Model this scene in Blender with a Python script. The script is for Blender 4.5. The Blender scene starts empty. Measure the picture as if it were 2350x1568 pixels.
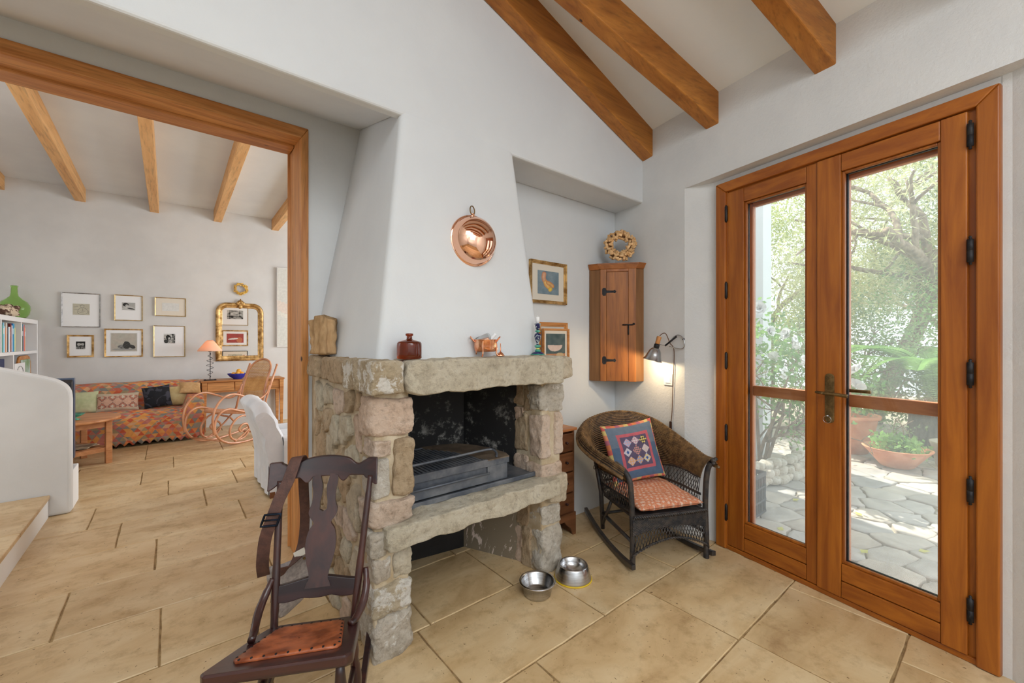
import bpy, math, random
from mathutils import Vector, Matrix, noise
random.seed(7)
SC = bpy.context.scene
COL = SC.collection
V = Vector
PI = math.pi
# ------------------------------------------------------------------ camera, world, sun, lights, exposure
cam_d = bpy.data.cameras.new('camera'); cam = bpy.data.objects.new('camera', cam_d); COL.objects.link(cam)
cam.location = (0, 0, 1.3); cam.rotation_euler = (PI/2, 0, math.radians(-39.4))
cam_d.sensor_width = 36; cam_d.lens = 36*957/2350; cam_d.clip_start = .05; cam_d.clip_end = 200
SC.camera = cam
w = bpy.data.worlds.new('sky'); SC.world = w; w.use_nodes = True
bgn = w.node_tree.nodes['Background']; bgn.inputs[0].default_value = (.84, .92, 1.0, 1); bgn.inputs[1].default_value = 1.75
def sun(dirn, e, ang, col):
    l = bpy.data.lights.new('sun', 'SUN'); l.energy = e; l.angle = ang; l.color = col
    o = bpy.data.objects.new('sun', l); COL.objects.link(o)
    o.rotation_euler = V(dirn).to_track_quat('-Z', 'Y').to_euler()
sun((-.25, -.75, -1.15), 6.5, .01, (1, .95, .86))
def area(name, loc, to, sx, sy, e, col=(1, 1, 1)):
    l = bpy.data.lights.new(name, 'AREA'); l.shape = 'RECTANGLE'; l.size = sx; l.size_y = sy; l.energy = e; l.color = col
    o = bpy.data.objects.new(name, l); COL.objects.link(o); o.location = loc
    o.rotation_euler = (V(to)-V(loc)).to_track_quat('-Z', 'Y').to_euler()
area('uplight_fill', (-.5, -2.4, 1.2), (-.4, -2.9, 3.6), 2.6, 2.2, 62, (.90, .96, 1))  # unseen fill aimed up, added so the ceiling bounces light; no window here
area('downward_fill', (.1, -1.3, 3.2), (.5, -.9, 0), 2.4, 1.2, 40, (.90, .96, 1))  # added fill facing down; the ceiling has no opening here
area('floor_fill', (.6, -2.6, 2.7), (1.5, -.1, .0), 1.4, 1.6, 22, (.90, .96, 1))  # extra unseen lamp added to brighten the floor towards the doors
area('far_room_fill', (4.3, 5.4, 1.7), (0, 5.8, 1.4), 2.6, 1.9, 98, (.92, .965, 1))  # added out-of-view fill standing in for daylight in the far room
area('far_left_fill', (-2.3, 3.2, 2.5), (-1.0, 7.2, 1.4), 1.8, 1.6, 20, (.92, .965, 1))  # second lamp added for the far room, turned away from the glass doors
SC.view_settings.view_transform = 'Standard'; SC.view_settings.look = 'None'
SC.view_settings.gamma = 1; SC.view_settings.use_curve_mapping = False; SC.view_settings.exposure = .41

# ------------------------------------------------------------------ materials
def lin(c):
    c = c/255
    return c/12.92 if c <= .04045 else ((c+.055)/1.055)**2.4
def S(r, g, b, k=1.2):
    return tuple(min(.93, lin(x)*k) for x in (r, g, b))+(1,)
class NT:
    def __init__(s, name):
        s.m = bpy.data.materials.new(name); s.m.use_nodes = True; s.t = s.m.node_tree
        s.b = s.t.nodes['Principled BSDF']
    def n(s, t, **k):
        o = s.t.nodes.new(t)
        for a, b in k.items():
            if a in o.inputs.keys(): o.inputs[a].default_value = b
            else: setattr(o, a, b)
        return o
    def l(s, a, b): s.t.links.new(a, b)
    def ramp(s, fac, stops):
        r = s.n('ShaderNodeValToRGB'); e = r.color_ramp.elements
        e[0].position, e[0].color = stops[0]; e[1].position, e[1].color = stops[-1]
        for p, c in stops[1:-1]:
            q = e.new(p); q.color = c
        s.l(fac, r.inputs[0]); return r.outputs[0]
    def mix(s, fac, a, b, mode='MIX'):
        x = s.n('ShaderNodeMix', data_type='RGBA', blend_type=mode)
        for k, v in ((0, fac), (6, a), (7, b)):
            if hasattr(v, 'links'): s.l(v, x.inputs[k])
            else: x.inputs[k].default_value = v
        return x.outputs[2]
    def noise(s, vec, scale, detail=4, rough=.55, dist=0):
        x = s.n('ShaderNodeTexNoise'); x.inputs['Scale'].default_value = scale; x.inputs['Detail'].default_value = detail
        x.inputs['Roughness'].default_value = rough; x.inputs['Distortion'].default_value = dist
        s.l(vec, x.inputs['Vector']); return x.outputs[0]
    def coords(s, stretch=(1, 1, 1), rnd=True, kind='Object'):
        tc = s.n('ShaderNodeTexCoord'); mp = s.n('ShaderNodeMapping'); mp.inputs['Scale'].default_value = stretch
        s.l(tc.outputs[kind], mp.inputs[0])
        if rnd:
            oi = s.n('ShaderNodeObjectInfo'); mu = s.n('ShaderNodeMath', operation='MULTIPLY'); mu.inputs[1].default_value = 37
            s.l(oi.outputs['Random'], mu.inputs[0]); s.l(mu.outputs[0], mp.inputs[1])
        return mp.outputs[0]
    def bump(s, h, strength, dist=.01):
        b = s.n('ShaderNodeBump'); b.inputs['Strength'].default_value = strength; b.inputs['Distance'].default_value = dist
        s.l(h, b.inputs['Height']); s.l(b.outputs[0], s.b.inputs['Normal'])
def mat(name, c1, c2=None, scale=6, detail=4, lo=.38, hi=.62, rough=.6, metal=0, stretch=(1, 1, 1), bump=0, bscale=None, bdist=.01,
        rnd=0, spots=None, spec=None, c3=None, dist=0, trans=0, coat=0):
    s = NT(name); s.b.inputs['Roughness'].default_value = rough; s.b.inputs['Metallic'].default_value = metal
    if spec is not None: s.b.inputs['Specular IOR Level'].default_value = spec
    if coat: s.b.inputs['Coat Weight'].default_value = coat; s.b.inputs['Coat Roughness'].default_value = .15
    vec = s.coords(stretch, rnd > 0)
    out = None
    if c2 is not None:
        f = s.noise(vec, scale, detail, .6, dist)
        st = [(lo, c1), (hi, c2)]
        if c3: st = [(lo, c1), ((lo+hi)/2, c2), (hi, c3)]
        out = s.ramp(f, st)
    if spots:
        sc, size, colr = spots
        vo = s.n('ShaderNodeTexVoronoi'); vo.inputs['Scale'].default_value = sc; s.l(vec, vo.inputs['Vector'])
        f2 = s.ramp(vo.outputs['Distance'], [(size*.5, (1, 1, 1, 1)), (size, (0, 0, 0, 1))])
        out = s.mix(f2, out if out else c1, colr)
    if rnd:
        oi = s.n('ShaderNodeObjectInfo'); mr = s.n('ShaderNodeMapRange'); mr.inputs[3].default_value = 1-rnd; mr.inputs[4].default_value = 1+rnd
        s.l(oi.outputs['Random'], mr.inputs[0])
        cb = s.n('ShaderNodeCombineColor')
        for i in range(3): s.l(mr.outputs[0], cb.inputs[i])
        out = s.mix(1.0, out if out else c1, cb.outputs[0], 'MULTIPLY')
    if out: s.l(out, s.b.inputs['Base Color'])
    else: s.b.inputs['Base Color'].default_value = c1
    if bump:
        s.bump(s.noise(vec, bscale or scale*4, 6, .65), bump, bdist)
    if trans: s.b.inputs['Transmission Weight'].default_value = trans
    return s.m
def wood(name, c1, c2, axis='z', scale=14, rough=.45, bump=.15, knots=None, rnd=.06, coat=0):
    st = [1, 1, 1]; st['xyz'.index(axis)] = .07
    return mat(name, c1, c2, scale=scale, detail=6, lo=.35, hi=.68, stretch=tuple(st), rough=rough, bump=bump, bscale=scale*3,
               bdist=.002, rnd=rnd, dist=.8, spots=None, coat=coat) if not knots else knotty(name, c1, c2, st, scale, rough, bump, knots)
def knotty(name, c1, c2, st, scale, rough, bump, kn):
    s = NT(name); s.b.inputs['Roughness'].default_value = rough
    vec = s.coords(tuple(st)); v2 = s.coords(tuple(1 if a == 1 else .45 for a in st))
    f = s.noise(vec, scale, 6, .6, .8); out = s.ramp(f, [(.33, c1), (.68, c2)])
    vo = s.n('ShaderNodeTexVoronoi'); vo.inputs['Scale'].default_value = kn[0]; s.l(v2, vo.inputs['Vector'])
    f2 = s.ramp(vo.outputs['Distance'], [(kn[1]*.5, (1, 1, 1, 1)), (kn[1], (0, 0, 0, 1))])
    out = s.mix(f2, out, kn[2])
    fine = s.noise(vec, scale*5, 3); dk = s.ramp(fine, [(.3, (.72, .72, .72, 1)), (.5, (1, 1, 1, 1))])
    out = s.mix(1.0, out, dk, 'MULTIPLY')
    s.l(out, s.b.inputs['Base Color']); s.bump(f, bump, .003); return s.m
def painted(name, rough=.8, bump=0, bscale=60, stretch=(1, 1, 1)):
    s = NT(name); s.b.inputs['Roughness'].default_value = rough
    a = s.n('ShaderNodeAttribute', attribute_name='Col'); vec = s.coords(stretch, False)
    f = s.noise(vec, 30, 3); g = s.ramp(f, [(.3, (.86, .86, .86, 1)), (.7, (1, 1, 1, 1))])
    s.l(s.mix(1.0, a.outputs[0], g, 'MULTIPLY'), s.b.inputs['Base Color'])
    if bump: s.bump(s.noise(vec, bscale, 3), bump, .003)
    return s.m
def glass_pane():
    s = NT('window_glass'); t = s.t
    out = t.nodes['Material Output']; tr = s.n('ShaderNodeBsdfTransparent'); tr.inputs[0].default_value = (.96, .98, .97, 1)
    gl = s.n('ShaderNodeBsdfGlossy'); gl.inputs['Roughness'].default_value = .02
    fr = s.n('ShaderNodeFresnel'); fr.inputs[0].default_value = 1.35
    mx = s.n('ShaderNodeMixShader'); s.l(fr.outputs[0], mx.inputs[0]); s.l(tr.outputs[0], mx.inputs[1]); s.l(gl.outputs[0], mx.inputs[2])
    s.l(mx.outputs[0], out.inputs[0]); return s.m
def screen_mesh():
    s = NT('insect_screen'); t = s.t
    out = t.nodes['Material Output']; tr = s.n('ShaderNodeBsdfTransparent'); di = s.n('ShaderNodeBsdfTranslucent'); d2 = s.n('ShaderNodeBsdfDiffuse')
    di.inputs[0].default_value = (.9, .9, .88, 1); d2.inputs[0].default_value = (.8, .8, .78, 1)
    m1 = s.n('ShaderNodeMixShader'); m1.inputs[0].default_value = .35; s.l(di.outputs[0], m1.inputs[1]); s.l(d2.outputs[0], m1.inputs[2])
    mx = s.n('ShaderNodeMixShader'); mx.inputs[0].default_value = .17
    s.l(tr.outputs[0], mx.inputs[1]); s.l(m1.outputs[0], mx.inputs[2]); s.l(mx.outputs[0], out.inputs[0]); return s.m
def leafy(name, c1, c2, tl=.45):
    s = NT(name); t = s.t; out = t.nodes['Material Output']
    s.b.inputs['Roughness'].default_value = .45
    vec = s.coords((1, 1, 1), True); f = s.noise(vec, 4, 3); c = s.ramp(f, [(.35, c1), (.65, c2)])
    s.l(c, s.b.inputs['Base Color']); tl_ = s.n('ShaderNodeBsdfTranslucent'); s.l(c, tl_.inputs[0])
    mx = s.n('ShaderNodeMixShader'); mx.inputs[0].default_value = tl
    s.l(s.b.outputs[0], mx.inputs[1]); s.l(tl_.outputs[0], mx.inputs[2]); s.l(mx.outputs[0], out.inputs[0]); return s.m
def rock_mat(name, c1, c2, c3, white=0, sc=9):
    s = NT(name); s.b.inputs['Roughness'].default_value = .9
    vec = s.coords((1, 1, 1), True)
    f = s.noise(vec, sc, 8, .68, .4); out = s.ramp(f, [(.3, c1), (.5, c2), (.68, c3)])
    oi = s.n('ShaderNodeObjectInfo'); tint = s.ramp(oi.outputs['Random'], [(0, (1.0, .94, .88, 1)), (.5, (.97, .97, .95, 1)), (1, (.92, .88, .82, 1))])
    out = s.mix(1.0, out, tint, 'MULTIPLY')
    if white:
        g = s.noise(vec, 13, 7, .7); wm = s.ramp(g, [(.62-white, (0, 0, 0, 1)), (.66-white, (1, 1, 1, 1))])
        out = s.mix(wm, out, S(228, 222, 212))
    h1 = s.noise(vec, 38, 9, .72)
    dk = s.ramp(h1, [(.28, (.55, .50, .45, 1)), (.50, (1, 1, 1, 1))]); out = s.mix(.9, out, s.mix(1.0, out, dk, 'MULTIPLY'))  # crevice shade put into the colour, following the bump height
    s.l(out, s.b.inputs['Base Color']); s.bump(h1, 1.0, .020); return s.m
def kilim(name):
    s = NT(name); s.b.inputs['Roughness'].default_value = .95
    tc = s.n('ShaderNodeTexCoord'); sep = s.n('ShaderNodeSeparateXYZ'); s.l(tc.outputs['UV'], sep.inputs[0])
    def mth(op, a, b=None):
        m = s.n('ShaderNodeMath', operation=op)
        for i, v in enumerate((a, b)):
            if v is None: continue
            if hasattr(v, 'links'): s.l(v, m.inputs[i])
            else: m.inputs[i].default_value = v
        return m.outputs[0]
    x, y = sep.outputs[0], sep.outputs[1]
    p = mth('FLOOR', mth('MULTIPLY', mth('ADD', x, mth('MULTIPLY', y, .75)), 15)); q = mth('FLOOR', mth('MULTIPLY', mth('SUBTRACT', x, mth('MULTIPLY', y, .75)), 15))
    r = mth('FLOOR', mth('MULTIPLY', y, 22.5))
    def wn(a, b, c):
        cb = s.n('ShaderNodeCombineXYZ'); s.l(a, cb.inputs[0]); s.l(b, cb.inputs[1])
        if c is not None: s.l(c, cb.inputs[2])
        wnn = s.n('ShaderNodeTexWhiteNoise'); s.l(cb.outputs[0], wnn.inputs[0]); return wnn.outputs[0]
    # large diamonds choose the family of colours, small triangles the shade
    P = mth('FLOOR', mth('MULTIPLY', mth('ADD', x, y), 2.2)); Q = mth('FLOOR', mth('MULTIPLY', mth('SUBTRACT', x, y), 2.2))
    big = wn(P, Q, None); small = wn(p, q, r)
    fac = mth('ADD', mth('MULTIPLY', small, .72), mth('MULTIPLY', big, .28))
    rp = s.n('ShaderNodeValToRGB'); rp.color_ramp.interpolation = 'CONSTANT'; e = rp.color_ramp.elements
    cs = [S(188, 102, 78), S(150, 142, 128), S(212, 132, 78), S(188, 120, 104), S(160, 142, 110), S(194, 92, 62), S(204, 160, 122), S(128, 128, 124), S(180, 110, 104), S(212, 150, 82)]
    e[0].position = 0; e[0].color = cs[0]; e[1].position = .14; e[1].color = cs[1]
    for i, c in enumerate(cs[2:]): k = e.new(.22+.08*i); k.color = c
    s.l(fac, rp.inputs[0])
    n2 = s.noise(tc.outputs['UV'], 14, 5, .6, .5); g = s.ramp(n2, [(.3, (.80, .78, .76, 1)), (.7, (1.05, 1.02, 1, 1))])
    s.l(s.mix(1.0, rp.outputs[0], g, 'MULTIPLY'), s.b.inputs['Base Color'])
    s.bump(s.noise(tc.outputs['UV'], 160, 3), .3, .003); return s.m

plaster = mat('white_plaster', S(210, 212, 213, 1.2), S(204, 206, 208, 1.2), scale=1.3, rough=.85, bump=.18, bscale=26, bdist=.006, spec=.2)
plaster_rough = mat('rough_white_plaster', S(212, 212, 211, 1.2), S(204, 205, 205, 1.2), scale=2, rough=.9, bump=.38, bscale=55, bdist=.008, spec=.1)
plaster_far = mat('grey_white_plaster', S(206, 205, 203, 1.2), S(198, 197, 195, 1.2), scale=1.6, rough=.85, bump=.16, bscale=18, bdist=.006, spec=.2)
mortar = mat('lime_mortar', S(196, 182, 158), S(168, 148, 118), scale=9, rough=.95, bump=.6, bscale=60)
def tile_mat():
    s = NT('limestone_tile'); s.b.inputs['Roughness'].default_value = .34
    vec = s.coords((1, 1, 1), True); v2 = s.coords((1, 2.2, 1), True)
    f = s.noise(v2, 2.2, 6, .6, .6); out = s.ramp(f, [(.25, S(176, 144, 102, 1.12)), (.46, S(204, 176, 134, 1.12)), (.72, S(221, 200, 164, 1.12))])
    g = s.noise(vec, 11, 8, .72); m = s.ramp(g, [(.30, (.66, .6, .52, 1)), (.50, (1, 1, 1, 1))]); out = s.mix(.75, out, s.mix(1.0, out, m, 'MULTIPLY'))
    sp = s.noise(vec, 60, 2); k = s.ramp(sp, [(.26, (.35, .28, .2, 1)), (.30, (1, 1, 1, 1))]); out = s.mix(1.0, out, k, 'MULTIPLY')
    oi = s.n('ShaderNodeObjectInfo'); tint = s.ramp(oi.outputs['Random'], [(0, (.90, .86, .80, 1)), (.5, (1, .97, .92, 1)), (1, (1.0, 1.0, .98, 1))])
    s.l(s.mix(1.0, out, tint, 'MULTIPLY'), s.b.inputs['Base Color'])
    r = s.ramp(g, [(.3, (.5, .5, .5, 1)), (.6, (.3, .3, .3, 1))]); s.l(r, s.b.inputs['Roughness'])
    s.bump(s.noise(vec, 24, 8, .7), .22, .006); return s.m
tile_m = tile_mat()
grout = mat('tile_grout', S(176, 148, 104, 1.0), S(136, 108, 72, 1.0), scale=20, rough=.95)
KN = S(70, 36, 18, .8)
beam_m = {a: wood('beam_pine_'+a, S(146, 86, 24), S(184, 120, 48), a, 12, .5, .25, (7, .055, KN)) for a in 'xyz'}
farbeam_m = wood('pale_beam_pine', S(192, 140, 84), S(214, 168, 112), 'y', 12, .55, .2, (6, .05, S(130, 80, 40)))
casing_m = {a: wood('casing_pine_'+a, S(166, 102, 46), S(206, 146, 86), a, 20, .45, .2, (5, .045, KN)) for a in 'xz'}
door_m = {a: wood('iroko_'+a, S(134, 70, 16), S(168, 98, 28), a, 22, .42, .12, None, .05, .06) for a in 'xyz'}
screenwood_m = {a: wood('screen_wood_'+a, S(168, 98, 56), S(206, 136, 92), a, 16, .5) for a in 'xyz'}
darkwood = wood('dark_stained_wood', S(34, 19, 22), S(66, 34, 30), 'x', 16, .32, .15, None, .1, .3)
darkwood_z = wood('dark_stained_wood_z', S(36, 20, 22), S(72, 36, 28), 'z', 16, .3, .15, None, .1, .3)
chestwood = wood('chest_wood', S(88, 52, 30), S(128, 82, 52), 'x', 14, .4, .1, None, .15)
cabwood = wood('cabinet_pine', S(118, 66, 24), S(172, 106, 44), 'z', 15, .42, .15, (7, .05, S(60, 26, 14)))
cabwood_d = wood('cabinet_pine_side', S(112, 76, 44), S(138, 96, 58), 'z', 15, .5, .15)
cabwood_x = wood('cabinet_crown_pine', S(126, 72, 28), S(166, 100, 48), 'x', 15, .45, .15)
tablewood = wood('old_table_wood', S(158, 100, 58), S(190, 134, 88), 'x', 14, .45, .1)
consolewood = wood('console_wood', S(156, 98, 48), S(196, 142, 86), 'x', 12, .5, .1, (5, .05, KN))
bent = wood('bentwood_beech', S(176, 116, 78), S(204, 148, 112), 'z', 10, .28, .05, None, .05, .5)
gold = mat('aged_gilt', S(136, 100, 52), S(212, 176, 118), scale=14, rough=.38, metal=.75, bump=.5, bscale=60)
giltthin = mat('gilt_frame_edge', S(168, 142, 92), S(196, 172, 122), scale=30, rough=.35, metal=.6)
silver = mat('silver_frame_edge', S(150, 150, 152), S(190, 190, 190), scale=30, rough=.3, metal=.7)
white_m = mat('white_paint', S(232, 233, 233), rough=.5)
matboard = mat('white_mount_board', S(226, 227, 230), rough=.8)
cream_m = mat('cream_mount_board', S(214, 206, 192), rough=.8)
print_m = painted('printed_paper', .7)
paint_fab = painted('printed_fabric', .92, .3, 220)
copper = mat('polished_copper', S(232, 176, 150, 1.25), rough=.07, metal=1)
copper_w = mat('worn_copper', S(200, 124, 84, 1.3), S(226, 168, 136, 1.3), scale=20, rough=.2, metal=1)
steel = mat('brushed_steel', S(170, 170, 172), S(196, 196, 198), scale=8, rough=.24, metal=1, stretch=(1, 1, 14))
alu = mat('spun_aluminium', S(176, 178, 180), rough=.25, metal=1)
iron = mat('black_iron', S(30, 30, 34), S(48, 46, 46), scale=20, rough=.5, metal=.6, bump=.2, bscale=80)
firesteel = mat('grey_fire_steel', S(84, 89, 98), S(122, 124, 128), scale=7, rough=.5, metal=.5, bump=.1)
soot = mat('sooty_black_steel', S(20, 19, 20), S(34, 32, 32), scale=5, rough=.6, metal=.2, bump=.2, bscale=40)
def soot_ash():
    s = NT('sooty_plate_with_ash'); s.b.inputs['Roughness'].default_value = .7; vec = s.coords((1, 1, 1), False)
    f = s.noise(vec, 11, 10, .78); m = s.ramp(f, [(.53, (0, 0, 0, 1)), (.66, (1, 1, 1, 1))])
    sp = s.n('ShaderNodeSeparateXYZ'); s.l(vec, sp.inputs[0])
    # ash clings to the lower left of the plate
    lz = s.n('ShaderNodeMapRange'); lz.inputs[1].default_value = 1.1; lz.inputs[2].default_value = .6; s.l(sp.outputs[2], lz.inputs[0])
    lx = s.n('ShaderNodeMapRange'); lx.inputs[1].default_value = 1.45; lx.inputs[2].default_value = 1.0; s.l(sp.outputs[0], lx.inputs[0])
    a = s.n('ShaderNodeMath', operation='MULTIPLY'); s.l(lz.outputs[0], a.inputs[0]); s.l(lx.outputs[0], a.inputs[1])
    b = s.n('ShaderNodeMath', operation='MULTIPLY'); s.l(m, b.inputs[0]); s.l(a.outputs[0], b.inputs[1])
    s.l(s.mix(b.outputs[0], S(22, 21, 22), S(170, 166, 160)), s.b.inputs['Base Color']); s.bump(f, .4, .01); return s.m
ashplate = soot_ash()
stone_m = [rock_mat('sandstone_pink', S(182, 158, 138, 1.35), S(212, 190, 172, 1.3), S(222, 204, 190, 1.25)),
           rock_mat('sandstone_grey', S(172, 160, 140, 1.35), S(202, 192, 172, 1.3), S(216, 208, 192, 1.25)),
           rock_mat('sandstone_brown', S(152, 130, 104, 1.3), S(186, 164, 136, 1.3), S(200, 182, 156, 1.25)),
           rock_mat('sandstone_white_stained', S(168, 148, 120), S(196, 180, 154), S(210, 198, 178), .10),
           rock_mat('limestone_pale', S(182, 172, 156), S(210, 202, 190), S(224, 218, 210), .04)]
leather = mat('orange_brown_leather', S(118, 54, 24), S(182, 100, 58), scale=12, rough=.32, bump=.15, bscale=60)
strapleather = mat('brown_leather_strap', S(70, 46, 40), S(90, 60, 50), scale=40, rough=.6, bump=.3, bscale=200)
suede = mat('grey_suede', S(150, 142, 140), S(180, 172, 168), scale=60, rough=.95, bump=.4, bscale=300)
bluesteel = mat('blue_black_buckle', S(30, 38, 52), rough=.35, metal=.8)
wicker_d = mat('blackened_wicker', S(34, 34, 38), S(66, 58, 52), scale=30, rough=.45, bump=.2, bscale=200)
wicker_b = mat('brown_wicker', S(84, 62, 40), S(128, 98, 62), scale=30, rough=.6, bump=.3, bscale=200)
blackwood = mat('black_painted_wood', S(34, 34, 38), S(60, 52, 48), scale=14, rough=.38, bump=.15, coat=.3)
amber = NT('amber_glass'); amber.b.inputs['Base Color'].default_value = (.26, .035, .006, 1); amber.b.inputs['Transmission Weight'].default_value = .85; amber.b.inputs['Roughness'].default_value = .04; amber = amber.m
greenglass = NT('green_glass'); greenglass.b.inputs['Base Color'].default_value = (.66, .86, .46, 1); greenglass.b.inputs['Transmission Weight'].default_value = .97; greenglass.b.inputs['Roughness'].default_value = .03; greenglass.b.inputs['IOR'].default_value = 1.2; greenglass = greenglass.m
clearglass = NT('clear_glass'); clearglass.b.inputs['Base Color'].default_value = (.9, .93, .93, 1); clearglass.b.inputs['Transmission Weight'].default_value = .9; clearglass.b.inputs['Roughness'].default_value = .03; clearglass.b.inputs['IOR'].default_value = 1.2; clearglass = clearglass.m
mirror_m = mat('mirror_glass', (.86, .86, .84, 1), rough=.01, metal=1)
pane_m = glass_pane(); mesh_m = screen_mesh(); kilim_m = kilim('kilim_weave')
terracotta = mat('terracotta', S(186, 112, 76), S(212, 148, 112), scale=5, rough=.85, bump=.2)
greyclay = mat('grey_clay', S(170, 156, 138), S(190, 178, 160), scale=6, rough=.9, bump=.2)
def emis(name, col, st, base=(.8, .7, .6, 1)):
    s = NT(name); s.b.inputs['Base Color'].default_value = base; s.b.inputs['Emission Color'].default_value = col; s.b.inputs['Emission Strength'].default_value = st; return s.m

# ------------------------------------------------------------------ mesh builder
def cr(pts, n=8, closed=False):
    P = [V(p) for p in pts]; out = []; m = len(P)
    rng = range(m) if closed else range(m-1)
    for i in rng:
        if closed: a, b, c, d = P[(i-1) % m], P[i], P[(i+1) % m], P[(i+2) % m]
        else: a, b, c, d = P[max(i-1, 0)], P[i], P[i+1], P[min(i+2, m-1)]
        for k in range(n):
            t = k/n; out.append(.5*((2*b)+(c-a)*t+(2*a-5*b+4*c-d)*t*t+(3*b-a-3*c+d)*t**3))
    if not closed: out.append(P[-1].copy())
    return out
class MB:
    def __init__(s): s.v = []; s.f = []; s.c = []; s.uv = []; s.sm = []
    def add(s, vs, fs, col=None, smooth=True):
        o = len(s.v); s.v += [V(p) for p in vs]; s.f += [tuple(i+o for i in f) for f in fs]; s.c += [col]*len(fs); s.sm += [smooth]*len(fs); return s
    def box(s, c, d, rz=0, rot=None, col=None):
        x, y, z = (k/2 for k in d)
        vs = [V((i*x, j*y, k*z)) for k in (-1, 1) for j in (-1, 1) for i in (-1, 1)]
        R = rot if rot else Matrix.Rotation(rz, 3, 'Z')
        vs = [R @ q + V(c) for q in vs]
        return s.add(vs, [(0, 2, 3, 1), (4, 5, 7, 6), (0, 1, 5, 4), (2, 6, 7, 3), (0, 4, 6, 2), (1, 3, 7, 5)], col, False)
    def bb(s, x0, x1, y0, y1, z0, z1): return s.box(((x0+x1)/2, (y0+y1)/2, (z0+z1)/2), (x1-x0, y1-y0, z1-z0))
    def hexa(s, p, col=None):   # bottom 4 ccw, top 4 ccw
        return s.add(p, [(3, 2, 1, 0), (4, 5, 6, 7), (0, 1, 5, 4), (1, 2, 6, 5), (2, 3, 7, 6), (3, 0, 4, 7)], col, False)
    def tube(s, pts, r, seg=8, closed=False, flat=1.0, up=None):
        P = [V(p) for p in pts]; n = len(P); rr = r if isinstance(r, (list, tuple)) else [r]*n
        if len(rr) != n: rr = [rr[0]+(rr[-1]-rr[0])*i/(n-1) for i in range(n)] if len(rr) == 2 else [rr[min(int(i*len(rr)/n), len(rr)-1)] for i in range(n)]
        T = [(P[(i+1) % n]-P[i-1]) if closed else (P[min(i+1, n-1)]-P[max(i-1, 0)]) for i in range(n)]
        T = [t.normalized() if t.length > 1e-9 else V((0, 0, 1)) for t in T]
        N = V(up) if up else (V((0, 0, 1)) if abs(T[0].z) < .9 else V((1, 0, 0)))
        vs = []
        for i in range(n):
            if up: N = V(up)
            N = (N-T[i]*N.dot(T[i]));
            N = N.normalized() if N.length > 1e-6 else T[i].orthogonal().normalized()
            B = T[i].cross(N)
            for k in range(seg):
                a = 2*PI*k/seg; vs.append(P[i]+(N*math.cos(a)*flat+B*math.sin(a))*rr[i])
        fs = []
        for i in range(n if closed else n-1):
            j = (i+1) % n
            for k in range(seg):
                l = (k+1) % seg; fs.append((i*seg+k, i*seg+l, j*seg+l, j*seg+k))
        if not closed: fs += [tuple(range(seg-1, -1, -1)), tuple((n-1)*seg+k for k in range(seg))]
        return s.add(vs, fs)
    def lathe(s, prof, c=(0, 0, 0), seg=24, axis=None, sy=1):
        R = V((0, 0, 1)).rotation_difference(V(axis)).to_matrix() if axis else Matrix.Identity(3)
        vs = []
        for r, z in prof:
            for k in range(seg):
                a = 2*PI*k/seg; vs.append(R @ V((r*math.cos(a), r*math.sin(a)*sy, z))+V(c))
        fs = [(i*seg+k, i*seg+(k+1) % seg, (i+1)*seg+(k+1) % seg, (i+1)*seg+k) for i in range(len(prof)-1) for k in range(seg)]
        if prof[0][0] > 1e-4: fs.append(tuple(range(seg-1, -1, -1)))
        if prof[-1][0] > 1e-4: fs.append(tuple((len(prof)-1)*seg+k for k in range(seg)))
        return s.add(vs, fs)
    def prism(s, poly, O, U, W, t, col=None):
        O, U, W = V(O), V(U), V(W); N = U.cross(W).normalized()*t; n = len(poly)
        a = [O+U*p[0]+W*p[1] for p in poly]; b = [q+N for q in a]
        return s.add(a+b, [tuple(range(n-1, -1, -1)), tuple(range(n, 2*n))]+[(i, (i+1) % n, n+(i+1) % n, n+i) for i in range(n)], col, False)
    def grid(s, fn, nu, nv, colfn=None, uvfn=None, cu=False, smooth=True):
        o = len(s.v)
        for i in range(nu+1):
            for j in range(nv+1):
                s.v.append(V(fn(i/nu, j/nv)))
                if uvfn: s.uv.append(uvfn(i/nu, j/nv))
        for i in range(nu):
            for j in range(nv):
                a = o+i*(nv+1)+j; s.f.append((a, a+nv+1, a+nv+2, a+1)); s.sm.append(smooth)
                s.c.append(colfn((i+.5)/nu, (j+.5)/nv) if colfn else None)
        return s
    def sphere(s, c, r, seg=12, rings=8, sc=(1, 1, 1)):
        prof = [(max(1e-5, math.sin(PI*i/rings))*1.0, -math.cos(PI*i/rings)) for i in range(rings+1)]
        vs = [V((p[0]*math.cos(2*PI*k/seg)*sc[0], p[0]*math.sin(2*PI*k/seg)*sc[1], p[1]*sc[2]))*r+V(c) for p in prof for k in range(seg)]
        return s.add(vs, [(i*seg+k, i*seg+(k+1) % seg, (i+1)*seg+(k+1) % seg, (i+1)*seg+k) for i in range(rings) for k in range(seg)])
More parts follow.
